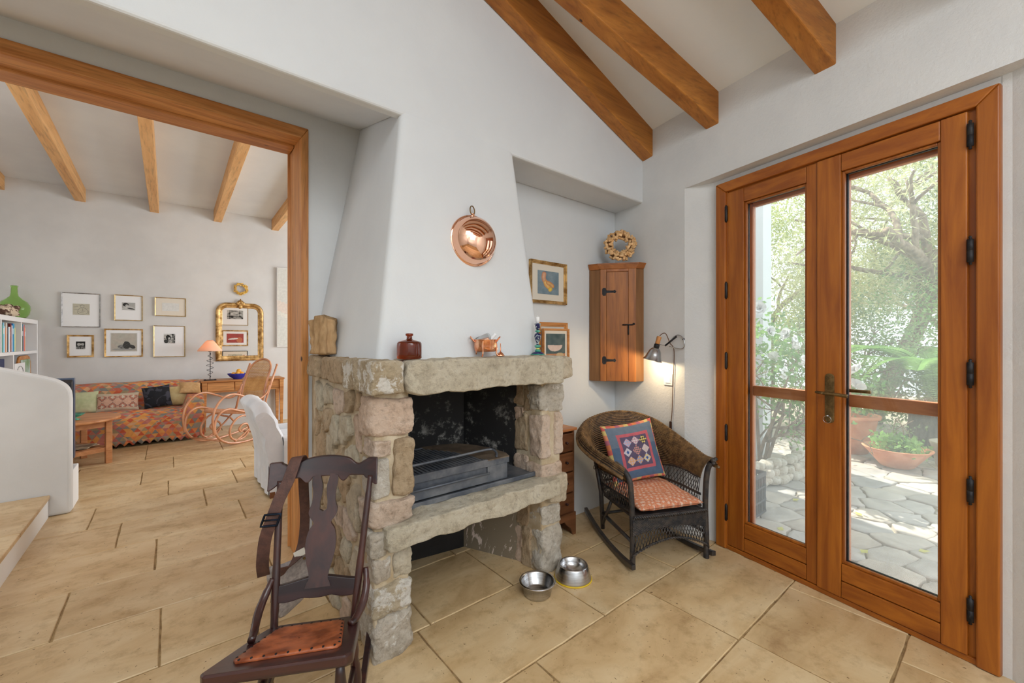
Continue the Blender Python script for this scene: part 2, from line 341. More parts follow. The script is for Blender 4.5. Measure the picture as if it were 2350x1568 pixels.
    def rock(s, x0, x1, y0, y1, z0, z1, seed=0, amp=.012, N=9, pw=7):
        c = V(((x0+x1)/2, (y0+y1)/2, (z0+z1)/2)); h = V((x1-x0, y1-y0, z1-z0))/2
        idx = {}; vs = []; fs = []
        def vid(i, j, k):
            key = (i, j, k)
            if key not in idx:
                p = V((2*i/N-1, 2*j/N-1, 2*k/N-1)); L = (abs(p.x)**pw+abs(p.y)**pw+abs(p.z)**pw)**(1/pw); q = p/L
                w_ = V((q.x*h.x, q.y*h.y, q.z*h.z)); sd = V((seed*3.1, seed*1.7, seed*.9))
                nz = noise.noise_vector((c+w_)*7+sd)*1.2*amp+noise.noise_vector((c+w_)*19+sd)*.8*amp
                if N > 8:
                    vd = noise.voronoi((c+w_)*22+sd)[0]; nz += w_.normalized()*(-(.35-min(.35, vd[1]-vd[0]))*.9*amp+.3*amp*noise.noise((c+w_)*75+sd))
                idx[key] = len(vs); vs.append(c+w_+nz)
            return idx[key]
        for a in range(N):
            for b in range(N):
                for fx in (0, N):
                    q = [(fx, a, b), (fx, a+1, b), (fx, a+1, b+1), (fx, a, b+1)]
                    if fx == 0: q = q[::-1]
                    fs.append(tuple(vid(*k) for k in q))
                    q = [(a, fx, b), (a, fx, b+1), (a+1, fx, b+1), (a+1, fx, b)]
                    if fx == 0: q = q[::-1]
                    fs.append(tuple(vid(*k) for k in q))
                    q = [(a, b, fx), (a+1, b, fx), (a+1, b+1, fx), (a, b+1, fx)]
                    if fx == 0: q = q[::-1]
                    fs.append(tuple(vid(*k) for k in q))
        return s.add(vs, fs)
    def polystone(s, poly, O, U, W, d, seed=0, amp=.01, rough=.004, levels=((1.0, 0), (1.0, .5), (.93, .86), (.78, 1.0), (.5, 1.05), (.25, 1.05))):
        O, U, W = V(O), V(U).normalized(), V(W).normalized(); N = U.cross(W).normalized()
        pts = [V((p[0], p[1], 0)) for p in poly]
        if rough > .0088 and amp < .004:      # split flagstones keep their corners
            q = []
            for i in range(len(pts)):
                a, b = pts[i], pts[(i+1) % len(pts)]; k = max(2, int((b-a).length/.045)); q += [a.lerp(b, .06+.88*j/(k-1)) for j in range(k)]
            pts = q
        for _ in range(0 if rough > .0088 and amp < .004 else 2):
            q = []
            for i in range(len(pts)):
                a, b = pts[i], pts[(i+1) % len(pts)]; q += [a*.8+b*.2, a*.2+b*.8]
            pts = q
            if len(pts) > 26: break
        c = sum(pts, V((0, 0, 0)))/len(pts); n = len(pts); vs = []
        for sc_, dz in levels:
            for p in pts:
                q = c+(p-c)*sc_; r = O+U*q.x+W*q.y
                e = noise.noise(V(r)*14+V((seed, 0, 0)))
                r2 = r+(U*noise.noise(V(r)*23+V((0, seed, 0)))+W*noise.noise(V(r)*23+V((0, 0, seed+9))))*rough*2
                vs.append(r2+N*(d*dz+(e*amp if dz > .3 else 0)))
        r = O+U*c.x+W*c.y; vs.append(r+N*(d*1.06+noise.noise(r*14+V((seed, 0, 0)))*amp))
        L = len(levels); fs = [(i*n+k, i*n+(k+1) % n, (i+1)*n+(k+1) % n, (i+1)*n+k) for i in range(L-1) for k in range(n)]
        fs += [((L-1)*n+k, (L-1)*n+(k+1) % n, L*n) for k in range(n)]
        return s.add(vs, fs)
    def build(s, name, m, parent=None, local=False, bev=0, seg=2, solid=0, sub=0, label=None, kind=None):
        me = bpy.data.meshes.new(name); vs = s.v
        root = parent
        while root is not None and root.parent is not None: root = root.parent
        if root is not None and not local:
            L = root.location; rz = root.rotation_euler.z; R = Matrix.Rotation(-rz, 3, 'Z'); vs = [R @ (q-L) for q in vs]
        me.from_pydata([tuple(q) for q in vs], [], s.f)
        me.polygons.foreach_set('use_smooth', s.sm)
        if any(c is not None for c in s.c):
            at = me.color_attributes.new('Col', 'FLOAT_COLOR', 'CORNER'); k = 0; flat = []
            for f, c in zip(s.f, s.c): flat += list(c or (1, 1, 1, 1))*len(f)
            at.data.foreach_set('color', flat)
        if s.uv and len(s.uv) == len(s.v):
            ul = me.uv_layers.new(name='UVMap'); flat = []
            for lp in me.loops: flat += list(s.uv[lp.vertex_index])
            ul.data.foreach_set('uv', flat)
        me.materials.append(m); me.update()
        o = bpy.data.objects.new(name, me); COL.objects.link(o)
        if parent is not None: o.parent = parent
        if bev:
            b = o.modifiers.new('bevel', 'BEVEL'); b.width = bev; b.segments = seg; b.limit_method = 'ANGLE'; b.angle_limit = .7
        if solid:
            b = o.modifiers.new('solid', 'SOLIDIFY'); b.thickness = solid; b.offset = 0
        if sub:
            b = o.modifiers.new('sub', 'SUBSURF'); b.levels = sub; b.render_levels = sub
        if label: o['label'] = label
        if kind: o['kind'] = kind
        return o
def tag(o, label, cat, group=None, kind=None):
    o['label'] = label; o['category'] = cat
    if group: o['group'] = group
    if kind: o['kind'] = kind
    return o
def thing(name, label, cat, loc=(0, 0, 0), rz=0, group=None, kind=None):
    o = bpy.data.objects.new(name, None); o.empty_display_size = .05; COL.objects.link(o)
    o.location = loc; o.rotation_euler = (0, 0, rz); return tag(o, label, cat, group, kind)
def dup(root, loc, rz=None, label=None):
    def cp(o, par):
        c = o.copy(); COL.objects.link(c)
        if par is not None: c.parent = par
        for ch in list(o.children): cp(ch, c)
        return c
    r = cp(root, None); r.location = loc
    if rz is not None: r.rotation_euler = (0, 0, rz)
    if label: r['label'] = label
    return r
def clip(poly, a, b, c):   # keep a*x+b*y<=c
    out = []
    for i in range(len(poly)):
        p, q = poly[i], poly[(i+1) % len(poly)]; fp = a*p[0]+b*p[1]-c; fq = a*q[0]+b*q[1]-c
        if fp <= 0: out.append(p)
        if fp*fq < 0:
            t = fp/(fp-fq); out.append((p[0]+(q[0]-p[0])*t, p[1]+(q[1]-p[1])*t))
    return out
def voronoi(pts, bounds, gap=.01):
    cells = []
    for i, p in enumerate(pts):
        poly = list(bounds)
        for j, q in enumerate(pts):
            if i == j: continue
            dx, dy = q[0]-p[0], q[1]-p[1]; L = math.hypot(dx, dy)
            if L > 1.6: continue
            poly = clip(poly, dx/L, dy/L, (dx*(p[0]+q[0])/2+dy*(p[1]+q[1])/2)/L-gap/2)
            if len(poly) < 3: break
        if len(poly) >= 3: cells.append(poly)
    return cells

# door wall frame: s along the wall from the far jamb towards the camera's right, o = offset outwards
DN = V((.982, -.190, 0)); DD = V((-.190, -.982, 0)); P0 = V((2.714, 1.234, 0))
def DW(s_, o=0, z=0): return P0+DD*s_+DN*o+V((0, 0, z))
WO = -.061   # room face of the wall relative to the frame plane

# ------------------------------------------------------------------ structure
def struct(name, mb, m, label, cat, **k):
    return tag(mb.build(name, m, **k), label, cat, kind='structure')
# floor with slabs
fl = MB(); fl.prism([(-4.2, -4.2), (1.68, -4.2), (2.885, 2.0), (4.6, 2.4), (4.6, 7.85), (-4.2, 7.85)], (0, 0, -.12), (1, 0, 0), (0, 1, 0), .114)
floor = struct('floor', fl, grout, 'floor of long honey-coloured limestone slabs', 'floor')
def xdoor(y): return (2.43+.19*y)/.982
rowY = [-1.12, -.64, -.16, .312, .777, 1.25, 1.716, 2.185, 2.662, 3.128, 3.612, 4.088, 4.577, 5.058, 5.547, 6.08, 6.50, 6.95, 7.4, 7.85]
joints = {0: [0, .9, 1.7], 1: [.3, 1.2, 2.0], 2: [-.1, .75, 1.6, 2.3], 3: [.2, 1.05, 1.95, 2.53], 4: [-.3, .5, 1.15, 1.92, 2.68],
          5: [-.5, .2, .86, 1.60, 2.245], 6: [-.2, .45, .93, 1.40, 2.05, 2.6], 7: [-.6, .0, .62, 1.3, 2.0, 2.7], 8: [-.7, -.032+.0, .307+.4, 1.3, 2.1],
          9: [-.398, .462, 1.2, 2.0], 10: [-.064-.0, .66, 1.5, 2.3], 11: [-.6, -.264, .437, 1.2, 2.0], 12: [-.44, .23, .95, 1.7], 13: [-.8, -.008, .486, 1.3, 2.1],
          14: [-.206, .607, 1.4, 2.2], 15: [-.7, .033, .8, 1.7], 16: [-.207, .5, 1.3, 2.1], 17: [-.5, .3, 1.1, 1.9], 18: [-.2, .6, 1.4, 2.2]}
joints[7] = [-.032-.6, -.032, .307+.3, 1.25, 2.0, 2.7]; joints[8] = [-.032, .86, 1.7]; joints[8] = [-.398, .462, 1.2, 2.0]; joints[7] = [-.75, -.032, .62, 1.35, 2.05]
joints[6] = [-.3, .307, .93, 1.42, 2.05, 2.6]; joints[9] = [-.72, -.064, .72, 1.5, 2.3]; joints[10] = [-.264, .437, 1.2, 2.0]; joints[11] = [-.44, .23, 1.0, 1.8]
joints[12] = [-.008-.6, -.008, .486, 1.3, 2.1]; joints[13] = [-.206, .607, 1.4, 2.2]; joints[14] = [-.7, .033, .8, 1.7]; joints[15] = [-.207, .5, 1.3, 2.1]
for r in range(len(rowY)-1):
    y0, y1 = rowY[r]+.004, rowY[r+1]-.004; xs = [-1.6]+joints[r]+[3.4 if y0 < 2.1 else 3.0]
    for a, b in zip(xs[:-1], xs[1:]):
        poly = [(a+.004, y0), (b-.004, y0), (b-.004, y1), (a+.004, y1)]
        if y0 < 2.1: poly = clip(poly, .982, -.19, 2.47)
        if len(poly) < 3: continue
        # worn, slightly uneven edges
        q = []
        for i in range(len(poly)):
            p1, p2 = poly[i], poly[(i+1) % len(poly)]; L = math.hypot(p2[0]-p1[0], p2[1]-p1[1]); n = max(1, int(L/.09))
            for k in range(n):
                t = k/n; q.append((p1[0]+(p2[0]-p1[0])*t+random.uniform(-.0022, .0022), p1[1]+(p2[1]-p1[1])*t+random.uniform(-.0022, .0022)))
        zt = random.uniform(-.0006, .0006); m = MB()
        cx_ = sum(p[0] for p in q)/len(q); cy_ = sum(p[1] for p in q)/len(q)
        n = len(q); ins = [(p[0]+(cx_-p[0])*.0 + (.003 if p[0] < cx_ else -.003), p[1]+(.003 if p[1] < cy_ else -.003)) for p in q]
        vs = [(p[0], p[1], -.012) for p in q]+[(p[0], p[1], -.0035) for p in q]+[(p[0], p[1], zt) for p in ins]
        m.add(vs, [(i, (i+1) % n, n+(i+1) % n, n+i) for i in range(n)]+[(n+i, n+(i+1) % n, 2*n+(i+1) % n, 2*n+i) for i in range(n)]+[tuple(2*n+i for i in range(n))], None, False)
        m.build('tile', tile_m, floor)
struct('wall_front_left', MB().bb(-2.85, -2.7, -4.2, 4.6, 0, 3.3), plaster, 'plain white wall to the left of the viewpoint', 'wall')  # unseen wall, added to keep sky light from the left out
struct('wall_behind', MB().bb(-2.85, 1.9, -4.2, -4.05, 0, 3.3), plaster, 'plain white wall behind the viewpoint', 'wall')  # out of view, put in to block sky light from behind
# ceiling main room
def cz(x, y): o_ = .982*x-.19*y; return 2.857+.316*(2.37-o_) if o_ > -.6 else 3.796-.316*(-.6-o_)
def cpt(o_, s_): return DN*o_+DD*s_   # point on the plan: offset from the camera along the door-wall normal
def ceil_z(o_): return 2.857+.316*(2.37-o_) if o_ > -.6 else 3.796-.316*(-.6-o_)
c = MB()
for a, b in ((2.6, -.6), (-.6, -3.4)):
    pts = []
    for o_, s_ in ((a, -2.4), (a, 3.6), (b, 3.6), (b, -2.4)):
        p = cpt(o_, s_); pts.append(V((p.x, p.y, ceil_z(o_))))
    c.hexa(pts+[p+V((0, 0, .15)) for p in pts])
ceiling_m = mat('white_ceiling_paint', S(226, 230, 235, 1.2), S(222, 226, 232, 1.2), scale=2, rough=.9, bump=.15, bscale=26, bdist=.006, spec=.1)
ceiling = struct('ceiling', c, ceiling_m, 'white sloping plaster ceiling crossed by stained rafters', 'ceiling')
def beam_seg(pa, pb, wd, ht):   # pa,pb bottom-centre ends at ceiling slope
    d = (pb-pa); h = V((d.x, d.y, 0)).normalized(); sd = V((-h.y, h.x, 0))*wd/2; up = V((0, 0, ht))
    return MB().hexa([pa-sd, pb-sd, pb+sd, pa+sd, pa-sd+up, pb-sd+up, pb+sd+up, pa+sd+up])
# the rafters run square to the door wall; coordinates along the wall taken from the corner
def rafter(x0, y0, name='beam', wd=.09):
    p = V((x0, y0, 0)); o1 = p.dot(DN); a = p; b = p-DN*(o1+.55)
    a = a+DN*.12
    pa = V((a.x, a.y, ceil_z(a.dot(DN))-.197)); pb = V((b.x, b.y, ceil_z(b.dot(DN))-.197))
    return beam_seg(pa, pb, wd, .215).build(name, beam_m['x'], ceiling, bev=.006)
rafter(2.652, 1.235); rafter(2.533, .618, wd=.095); rafter(2.41, .0); rafter(2.29, -.62); rafter(2.17, -1.24); rafter(2.05, -1.86)
beam_seg(V((2.82, 1.76, ceil_z(2.43)-.197)), V((.2, 1.76, cz(.2, 1.76)-.197)), .095, .215).build('beam', beam_m['x'], ceiling, bev=.006)
# main left wall: upper wall, over the passage and over the alcove, 1.81 from the camera
m = MB(); th = .02
TOPZ = 4.3
def quad3(a, b, c_, d): return m.add([a, b, c_, d], [(0, 1, 2, 3)], None, False)
# upper block with sloped passage soffit and alcove soffit below; built as a solid
Z0 = 2.348
def wallblock(x0, x1, y0, y1, z0, z1): m.bb(x0, x1, y0, y1, z0, z1)
struct('wall_left', MB().bb(-2.6, 2.95, 1.81, 1.87, Z0, TOPZ)
       .hexa([(-2.6, 1.84, Z0+.0105), (.828, 1.84, Z0+.0105), (.96, 2.72, 2.668), (-2.6, 2.72, 2.668), (-2.6, 1.84, Z0+.6), (.828, 1.84, Z0+.6), (.96, 2.72, 3.2), (-2.6, 2.72, 3.2)])
       .bb(.96, 2.95, 1.84, 2.107, Z0, TOPZ), plaster, 'white plastered wall above the passage, hood and alcove', 'wall', bev=.014, seg=3)
struct('wall_back', MB().bb(1.62, 3.05, 2.107, 2.3, 0, 2.5), plaster, 'white plastered alcove wall behind the corner cabinet', 'wall')
# passage face around the casing + dividing wall
struct('wall_divider', MB().bb(.637, 3.6, 2.70, 2.90, 0, 3.5).bb(-2.6, .637, 2.70, 2.90, 2.563, 3.6), plaster, 'white wall face framing the passage', 'wall')
# chimney hood: tapering, standing on the mantel
hood = [(.683, 1.735, 1.2), (1.655, 1.735, 1.2), (1.60, 2.11, 1.2), (.66, 2.70, 1.2), (.824, 1.808, 2.36), (1.50, 1.808, 2.36), (1.50, 2.11, 2.36), (.955, 2.705, 2.68)]
hm = MB()
def lerp(a, b, t): return V(a)*(1-t)+V(b)*t
def hoodp(i, t): return lerp(hood[i], hood[i+4], t)
ringn = 14; cor = 4; vs = []
for r in range(ringn+1):
    t = r/ringn; tt = t
    q = [hoodp(i, tt) for i in range(4)]
    for i in (0, 1, 2, 3):
        a, b_, c_ = q[i-1], q[i], q[(i+1) % 4]; rad = .035 if i < 2 else .01
        d1 = (a-b_).normalized()*rad; d2 = (c_-b_).normalized()*rad
        for k in range(cor+1):
            s_ = k/cor; vs.append((b_+d1)*(1-s_)**2+b_*2*s_*(1-s_)+(b_+d2)*s_*s_)
nn = 4*(cor+1)
hm.add(vs, [(r*nn+k, r*nn+(k+1) % nn, (r+1)*nn+(k+1) % nn, (r+1)*nn+k) for r in range(ringn) for k in range(nn)])
struct('wall_chimney_hood', hm, plaster, 'tapering white plastered chimney hood above the stone mantel', 'wall')
# door wall with recess, opening s in [0,1.21]
def wallpiece(mb, s0, s1, o0, o1, z0, z1):
    return mb.hexa([DW(s0, o0, z0), DW(s1, o0, z0), DW(s1, o1, z0), DW(s0, o1, z0), DW(s0, o0, z1), DW(s1, o0, z1), DW(s1, o1, z1), DW(s0, o1, z1)])
dw = MB(); T = .12
# room-side skin with a splayed recess
L0, L1, R0, R1, ZT0, ZT1 = -.196, -.035, 1.235, 1.42, 2.345, 2.335
f = [(-1.15, WO), (L0, WO), (L1, .02), (0, .02)]
def strip(pts, z0, z1):
    for (s0, o0), (s1, o1) in zip(pts[:-1], pts[1:]):
        dw.hexa([DW(s0, o0, z0), DW(s1, o1, z0), DW(s1, T, z0), DW(s0, T, z0), DW(s0, o0, z1), DW(s1, o1, z1), DW(s1, T, z1), DW(s0, T, z1)])
def planprism(pts, z0, z1):
    P = [DW(a_, b_, z0) for a_, b_ in pts]; n = len(P); Q = [q+V((0, 0, z1-z0)) for q in P]
    dw.add(P+Q, [tuple(range(n)), tuple(range(2*n-1, n-1, -1))]+[(i, n+i, n+(i+1) % n, (i+1) % n) for i in range(n)], None, False)
planprism([(-1.15, T), (-1.15, WO), (L0, WO), (L1, .02), (.004, .02), (.004, T)], 0, 2.336)
planprism([(1.206, T), (1.206, .02), (R0, .02), (R1, WO), (5.2, WO), (5.2, T)], 0, 2.336)
wallpiece(dw, -1.15, 5.2, WO, T, 2.335, 3.2)
wallpiece(dw, .0, 1.21, .02, T, 2.30, 2.334)
struct('wall_right', dw, plaster_rough, 'white rough-plastered wall holding the french doors', 'wall')
# far room
struct('wall_far', MB().bb(-2.6, 4.6, 7.79, 7.95, 0, 3.6), plaster_far, 'grey-white far wall hung with framed drawings', 'wall')
struct('wall_far_left', MB().bb(-1.95, -1.80, 5.6, 7.8, 0, 3.6), plaster_far, 'white wall behind the bookcase', 'wall')
struct('wall_far_right', MB().bb(4.5, 4.65, 2.9, 7.8, 0, 3.6), plaster_far, 'white side wall of the far room', 'wall')
def fz(y): return 3.47-.0348*(y-2.9)
cf = MB().hexa([(-3, 2.7, fz(2.7)), (4.65, 2.7, fz(2.7)), (4.65, 7.95, fz(7.95)), (-3, 7.95, fz(7.95)), (-3, 2.7, 3.8), (4.65, 2.7, 3.8), (4.65, 7.95, 3.8), (-3, 7.95, 3.8)])
ceilf = struct('ceiling_far', cf, plaster, 'white ceiling of the far room crossed by pale beams', 'ceiling')
for x in (-2.32, -1.59, -.90, -.165, .57, 1.345, 2.08, 2.8, 3.5):
    MB().hexa([(x-.05, 2.85, fz(2.85)-.17), (x+.05, 2.85, fz(2.85)-.17), (x+.05, 7.85, fz(7.85)-.17), (x-.05, 7.85, fz(7.85)-.17), (x-.05, 2.85, fz(2.85)+.02), (x+.05, 2.85, fz(2.85)+.02), (x+.05, 7.85, fz(7.85)+.02), (x-.05, 7.85, fz(7.85)+.02)]).build('beam', farbeam_m, ceilf, bev=.005)
# stair plinth, half wall and step
hw = MB()
prof = [(-.575, 0), (-.575, .90)]
arc = [(p.x, p.y) for p in cr([(-.575, .86, 0), (-.579, .91, 0), (-.592, .95, 0), (-.615, .982, 0), (-.667, 1.020, 0), (-.80, 1.07, 0), (-.92, 1.112, 0), (-1.2, 1.21, 0), (-1.6, 1.37, 0)], 3)]
poly = [(-2.6, 0), (-.575, 0)]+arc+[(-2.6, 1.8)]
hw.prism(poly, (0, 4.66, 0), (1, 0, 0), (0, 0, 1), .103)
struct('wall_stair', hw, plaster_far, 'curved white half wall beside the step', 'wall', bev=.022, seg=3)
struct('wall_ledge', MB().bb(-2.6, -.578, 4.661, 4.92, 0, .30), white_m, 'low white ledge behind the half wall carrying the television', 'wall', bev=.006)
st = struct('floor_step', MB().bb(-2.6, -.69, 1.2, 4.555, 0, .135), white_m, 'raised white step with a limestone top at the left edge', 'step')
yy = [1.2, 2.1, 3.0, 3.75, 4.553]
for a, b in zip(yy[:-1], yy[1:]):
    MB().bb(-1.45, -.682, a+.003, b-.003, .136, .165).build('tile', tile_m, st, bev=.005)
    MB().bb(-2.5, -1.456, a+.003, b-.003, .136, .165).build('tile', tile_m, st, bev=.005)

# ------------------------------------------------------------------ passage casing and pine door
d2 = thing('door_2', 'knotty pine casing and open pine door in the passage', 'door', (.60, 2.75, 0), kind='structure')
def mouldH(y0, z0):  # two-step moulded head
    return MB().hexa([(-2.6, 2.685, 2.50), (.60, 2.685, 2.50), (.60, 2.80, 2.49), (-2.6, 2.80, 2.49), (-2.6, 2.685, 2.565), (.64, 2.685, 2.565), (.64, 2.80, 2.565), (-2.6, 2.80, 2.565)])
mouldH(0, 0).build('casing_head', casing_m['x'], d2, bev=.006)
MB().bb(-2.6, .585, 2.80, 2.93, 2.478, 2.54).build('head_jamb', casing_m['x'], d2, bev=.004)
MB().hexa([(.60, 2.685, 0), (.64, 2.685, 0), (.64, 2.80, 0), (.585, 2.80, 0), (.60, 2.685, 2.50), (.64, 2.685, 2.565), (.64, 2.80, 2.565), (.585, 2.80, 2.49)]).build('casing_post', casing_m['z'], d2, bev=.005)
MB().bb(.588, .64, 2.80, 2.93, 0, 2.54).build('side_jamb', casing_m['z'], d2, bev=.004)
leafdir = V((.222, 1, 0)).normalized(); lp = V((.5945, 2.915, 0)); sdv = V((leafdir.y, -leafdir.x, 0))
def lf(a, b, z): return lp+leafdir*a+sdv*b+V((0, 0, z))
MB().hexa([lf(0, -.022, .01), lf(0, .022, .01), lf(.82, .022, .01), lf(.82, -.022, .01), lf(0, -.022, 2.54), lf(0, .022, 2.54), lf(.82, .022, 2.54), lf(.82, -.022, 2.54)]).build('door_leaf', casing_m['z'], d2, bev=.003)
for z in (2.44, 1.84, .98, .2):
    MB().hexa([lf(-.003, .0, z-.05), lf(-.003, .02, z-.05), lf(.002, .02, z-.05), lf(.002, .0, z-.05), lf(-.003, .0, z+.05), lf(-.003, .02, z+.05), lf(.002, .02, z+.05), lf(.002, .0, z+.05)]).build('hinge', iron, d2)

# ------------------------------------------------------------------ french doors
d1 = thing('door_1', 'glazed french doors in orange-brown wood with an iron lever handle', 'door', tuple(DW(.6, 0, 0)), kind='structure')
def dbox(s0, s1, o0, o1, z0, z1): return wallpiece(MB(), s0, s1, o0, o1, z0, z1)
def dpart(name, s0, s1, o0, o1, z0, z1, mm, par=None, bev=.004): return dbox(s0, s1, o0, o1, z0, z1).build(name, mm, par or d1, bev=bev)
def casing_piece(name, pts, mm):  # mitred: pts = (s,z) x4 front face, depth stepped
    mb = MB(); a = [DW(s_, -.012, z) for s_, z in pts]; b = [DW(s_, .06, z) for s_, z in pts]
    mb.hexa(a+b); return mb.build(name, mm, d1, bev=.006)
casing_piece('casing_post', [(0, .002), (.066, .002), (.066, 2.238), (0, 2.30)], door_m['z'])
casing_piece('casing_post', [(1.145, .002), (1.21, .002), (1.21, 2.30), (1.145, 2.238)], door_m['z'])
casing_piece('casing_head', [(.066, 2.238), (1.145, 2.238), (1.21, 2.30), (0, 2.30)], door_m['y'])
dpart('sill', 0, 1.21, .0, .12, 0, .025, door_m['y'])
dpart('jamb', .055, .072, .004, .09, .02, 2.245, door_m['z']); dpart('jamb', 1.118, 1.15, .012, .09, .02, 2.245, door_m['z'])
dpart('head_jamb', .066, 1.145, .012, .09, 2.225, 2.25, door_m['y'])
def leaf(name, s0, g0, g1, s1, o0=.004, o1=.06):
    lf_ = dpart(name, s0, g0-.008, o0, o1, .028, 2.232, door_m['z'])     # hinge/meeting stile is the leaf's own mesh
    dpart('stile', g1+.008, s1, o0, o1, .028, 2.232, door_m['z'], lf_)
    dpart('top_rail', g0-.007, g1+.007, o0+.001, o1, 2.147, 2.231, door_m['y'], lf_)
    dpart('bottom_rail', g0-.007, g1+.007, o0+.001, o1, .029, .108, door_m['y'], lf_)
    dpart('bottom_rail', g0-.007, g1+.007, o0+.003, o1, .112, .195, door_m['y'], lf_)
    for a, b, z0, z1, nm in ((g0-.008, g0+.004, .197, 2.145, 'bead'), (g1-.004, g1+.008, .197, 2.145, 'bead'), (g0+.004, g1-.004, 2.133, 2.146, 'bead'), (g0+.004, g1-.004, .196, .209, 'bead')):
        dpart(nm, a, b, o0+.012, o0+.03, z0, z1, door_m['z'], lf_, .003)
    dpart('glass_pane', g0-.002, g1+.002, .036, .039, .20, 2.14, pane_m, lf_, 0)
    for a, b, z0, z1 in ((g0+.0, g0+.006, .2, 2.14), (g1-.006, g1, .2, 2.14), (g0, g1, .2, .206), (g0, g1, 2.134, 2.14)):
        dpart('seal', a, b, .031, .045, z0, z1, iron, lf_, 0)
    return lf_
leafA = leaf('door_leaf', .0705, .183, .513, .5725); leafB = leaf('door_leaf', .577, .691, 1.034, 1.121, -.008, .048)
def dlathe(prof, s_, o, z, seg=12): return MB().lathe(prof, DW(s_, o, z), seg)
hz = [(2.13, 1.125), (1.665, 1.125), (1.17, 1.125), (.70, 1.125), (.22, 1.125)]
for z, s_ in hz:
    z0 = z-.045
    dlathe([(.002, -.058), (.006, -.055), (.004, -.048), (.0105, -.045), (.0105, -.001), (.009, 0), (.0105, .001), (.0105, .045), (.004, .048), (.006, .055), (.002, .06)], 1.131, -.014, z).build('hinge', iron, d1)
for z in (2.10, 1.62, 1.18, .73, .23):
    dlathe([(.002, -.055), (.008, -.045), (.008, .045), (.002, .055)], .069, -.006, z).build('hinge', iron, d1)
# lever handle on an oblong back plate
bronze = mat('aged_bronze', S(92, 74, 46), S(132, 108, 70), scale=30, rough=.4, metal=.8, bump=.2, bscale=120)
hp = MB(); pl = []
for k in range(9): a = PI*k/8; pl.append((math.cos(a)*.021, .90+.235/2+.0+math.sin(a)*.02+.0))
plate = [(.021, .905), (.021, 1.12)]+[(.021*math.cos(a*PI/6), 1.12+.018*math.sin(a*PI/6)) for a in range(1, 6)]+[(-.021, 1.12), (-.021, .905)]+[(-.021*math.cos(a*PI/6), .905-.018*math.sin(a*PI/6)) for a in range(1, 6)]
hp.prism(plate, DW(.636, -.008, 0), -DD, (0, 0, 1), -.006)
hp_o = hp.build('handle_plate', bronze, leafB, bev=.002)
hp2 = MB().prism(plate, DW(.636, -.012, 0), -DD, (0, 0, 1), .009).build('handle_plate', bronze, leafB, bev=.002)
bpy.data.objects.remove(hp_o)
MB().tube(cr([DW(.632, -.014, 1.04), DW(.632, -.055, 1.04), DW(.645, -.064, 1.041), DW(.69, -.065, 1.040), DW(.735, -.064, 1.036)], 5), [.009, .009, .0075, .0085, .009], 10).build('lever', bronze, hp2)
MB().tube(cr([DW(.622, -.03, 1.04), DW(.60, -.062, 1.043), DW(.632, -.066, 1.04)], 5), .006, 8).build('lever', bronze, hp2)
MB().tube([DW(.636, -.012, .925), DW(.636, -.035, .925)], .004, 8).tube([DW(.636, -.034, .925)+DD*.018*math.cos(a)*1+V((0, 0, -.018+.018*math.sin(a))) for a in [k*2*PI/16 for k in range(16)]], .0012, 6, True).build('key', alu, hp2)
MB().tube(cr([DW(.632, .06, 1.04), DW(.632, .10, 1.045), DW(.66, .108, 1.048), DW(.76, .108, 1.05)], 5), .009, 8).build('lever', bronze, hp2)
# outer screen doors
sc_ = thing('screen_door', 'outer wood framed insect screen doors behind the glass', 'screen door', tuple(DW(.6, .13, 0)))
def sp(name, a, b, z0, z1, mm, o0=.10, o1=.135): return dpart(name, a, b, o0, o1, z0, z1, mm, sc_, .004)
sp('stile', .105, .172, .02, 2.22, screenwood_m['z']); sp('stile', .565, .60, .02, 2.22, screenwood_m['z']); sp('stile', .605, .668, .02, 2.22, screenwood_m['z'], .104, .139); sp('stile', 1.06, 1.13, .02, 2.22, screenwood_m['z'])
for a, b in ((.174, .563), (.67, 1.058)):
    sp('rail', a, b, 2.13, 2.22, screenwood_m['y']); sp('rail', a, b, .02, .15, screenwood_m['y']); sp('rail', a, b, .967, 1.028, screenwood_m['y'])
sp('screen_panel', .172, .565, .15, 2.13, mesh_m, .117, .1172); sp('screen_panel', .668, 1.06, .15, 2.13, mesh_m, .117, .1172)

# ------------------------------------------------------------------ fireplace
fp = thing('fireplace', 'open fireplace of rough sandstone blocks with a stone mantel and raised hearth', 'fireplace', (1.2, 1.9, 0))
fp['kind'] = 'structure'
core = MB()
core.bb(.638, .79, 1.652, 1.80, 0, 1.09).bb(.640, .775, 1.69, 2.49, 0, 1.10).bb(.66, .80, 2.2, 2.70, 0, 1.2)                        # left pier + side wall
core.bb(1.600, 1.748, 1.688, 2.12, 0, 1.09)                                                       # right pier
core.build('mortar_core', mortar, fp, bev=.01)
MB().bb(.66, 1.75, 1.76, 2.2, 1.10, 1.20).build('mantel_bed', mortar, fp)
MB().bb(.66, 1.70, 1.70, 2.30, .46, .538).build('hearth_bed', soot, fp)
def rk(x0, x1, y0, y1, z0, z1, mi, nm='stone', amp=.010, N=10, pw=7):
    global RS; RS += 1
    return MB().rock(x0, x1, y0, y1, z0, z1, RS, amp, N*2 if N < 20 else 34, pw+2).build(nm, stone_m[mi], fp)
RS = 3
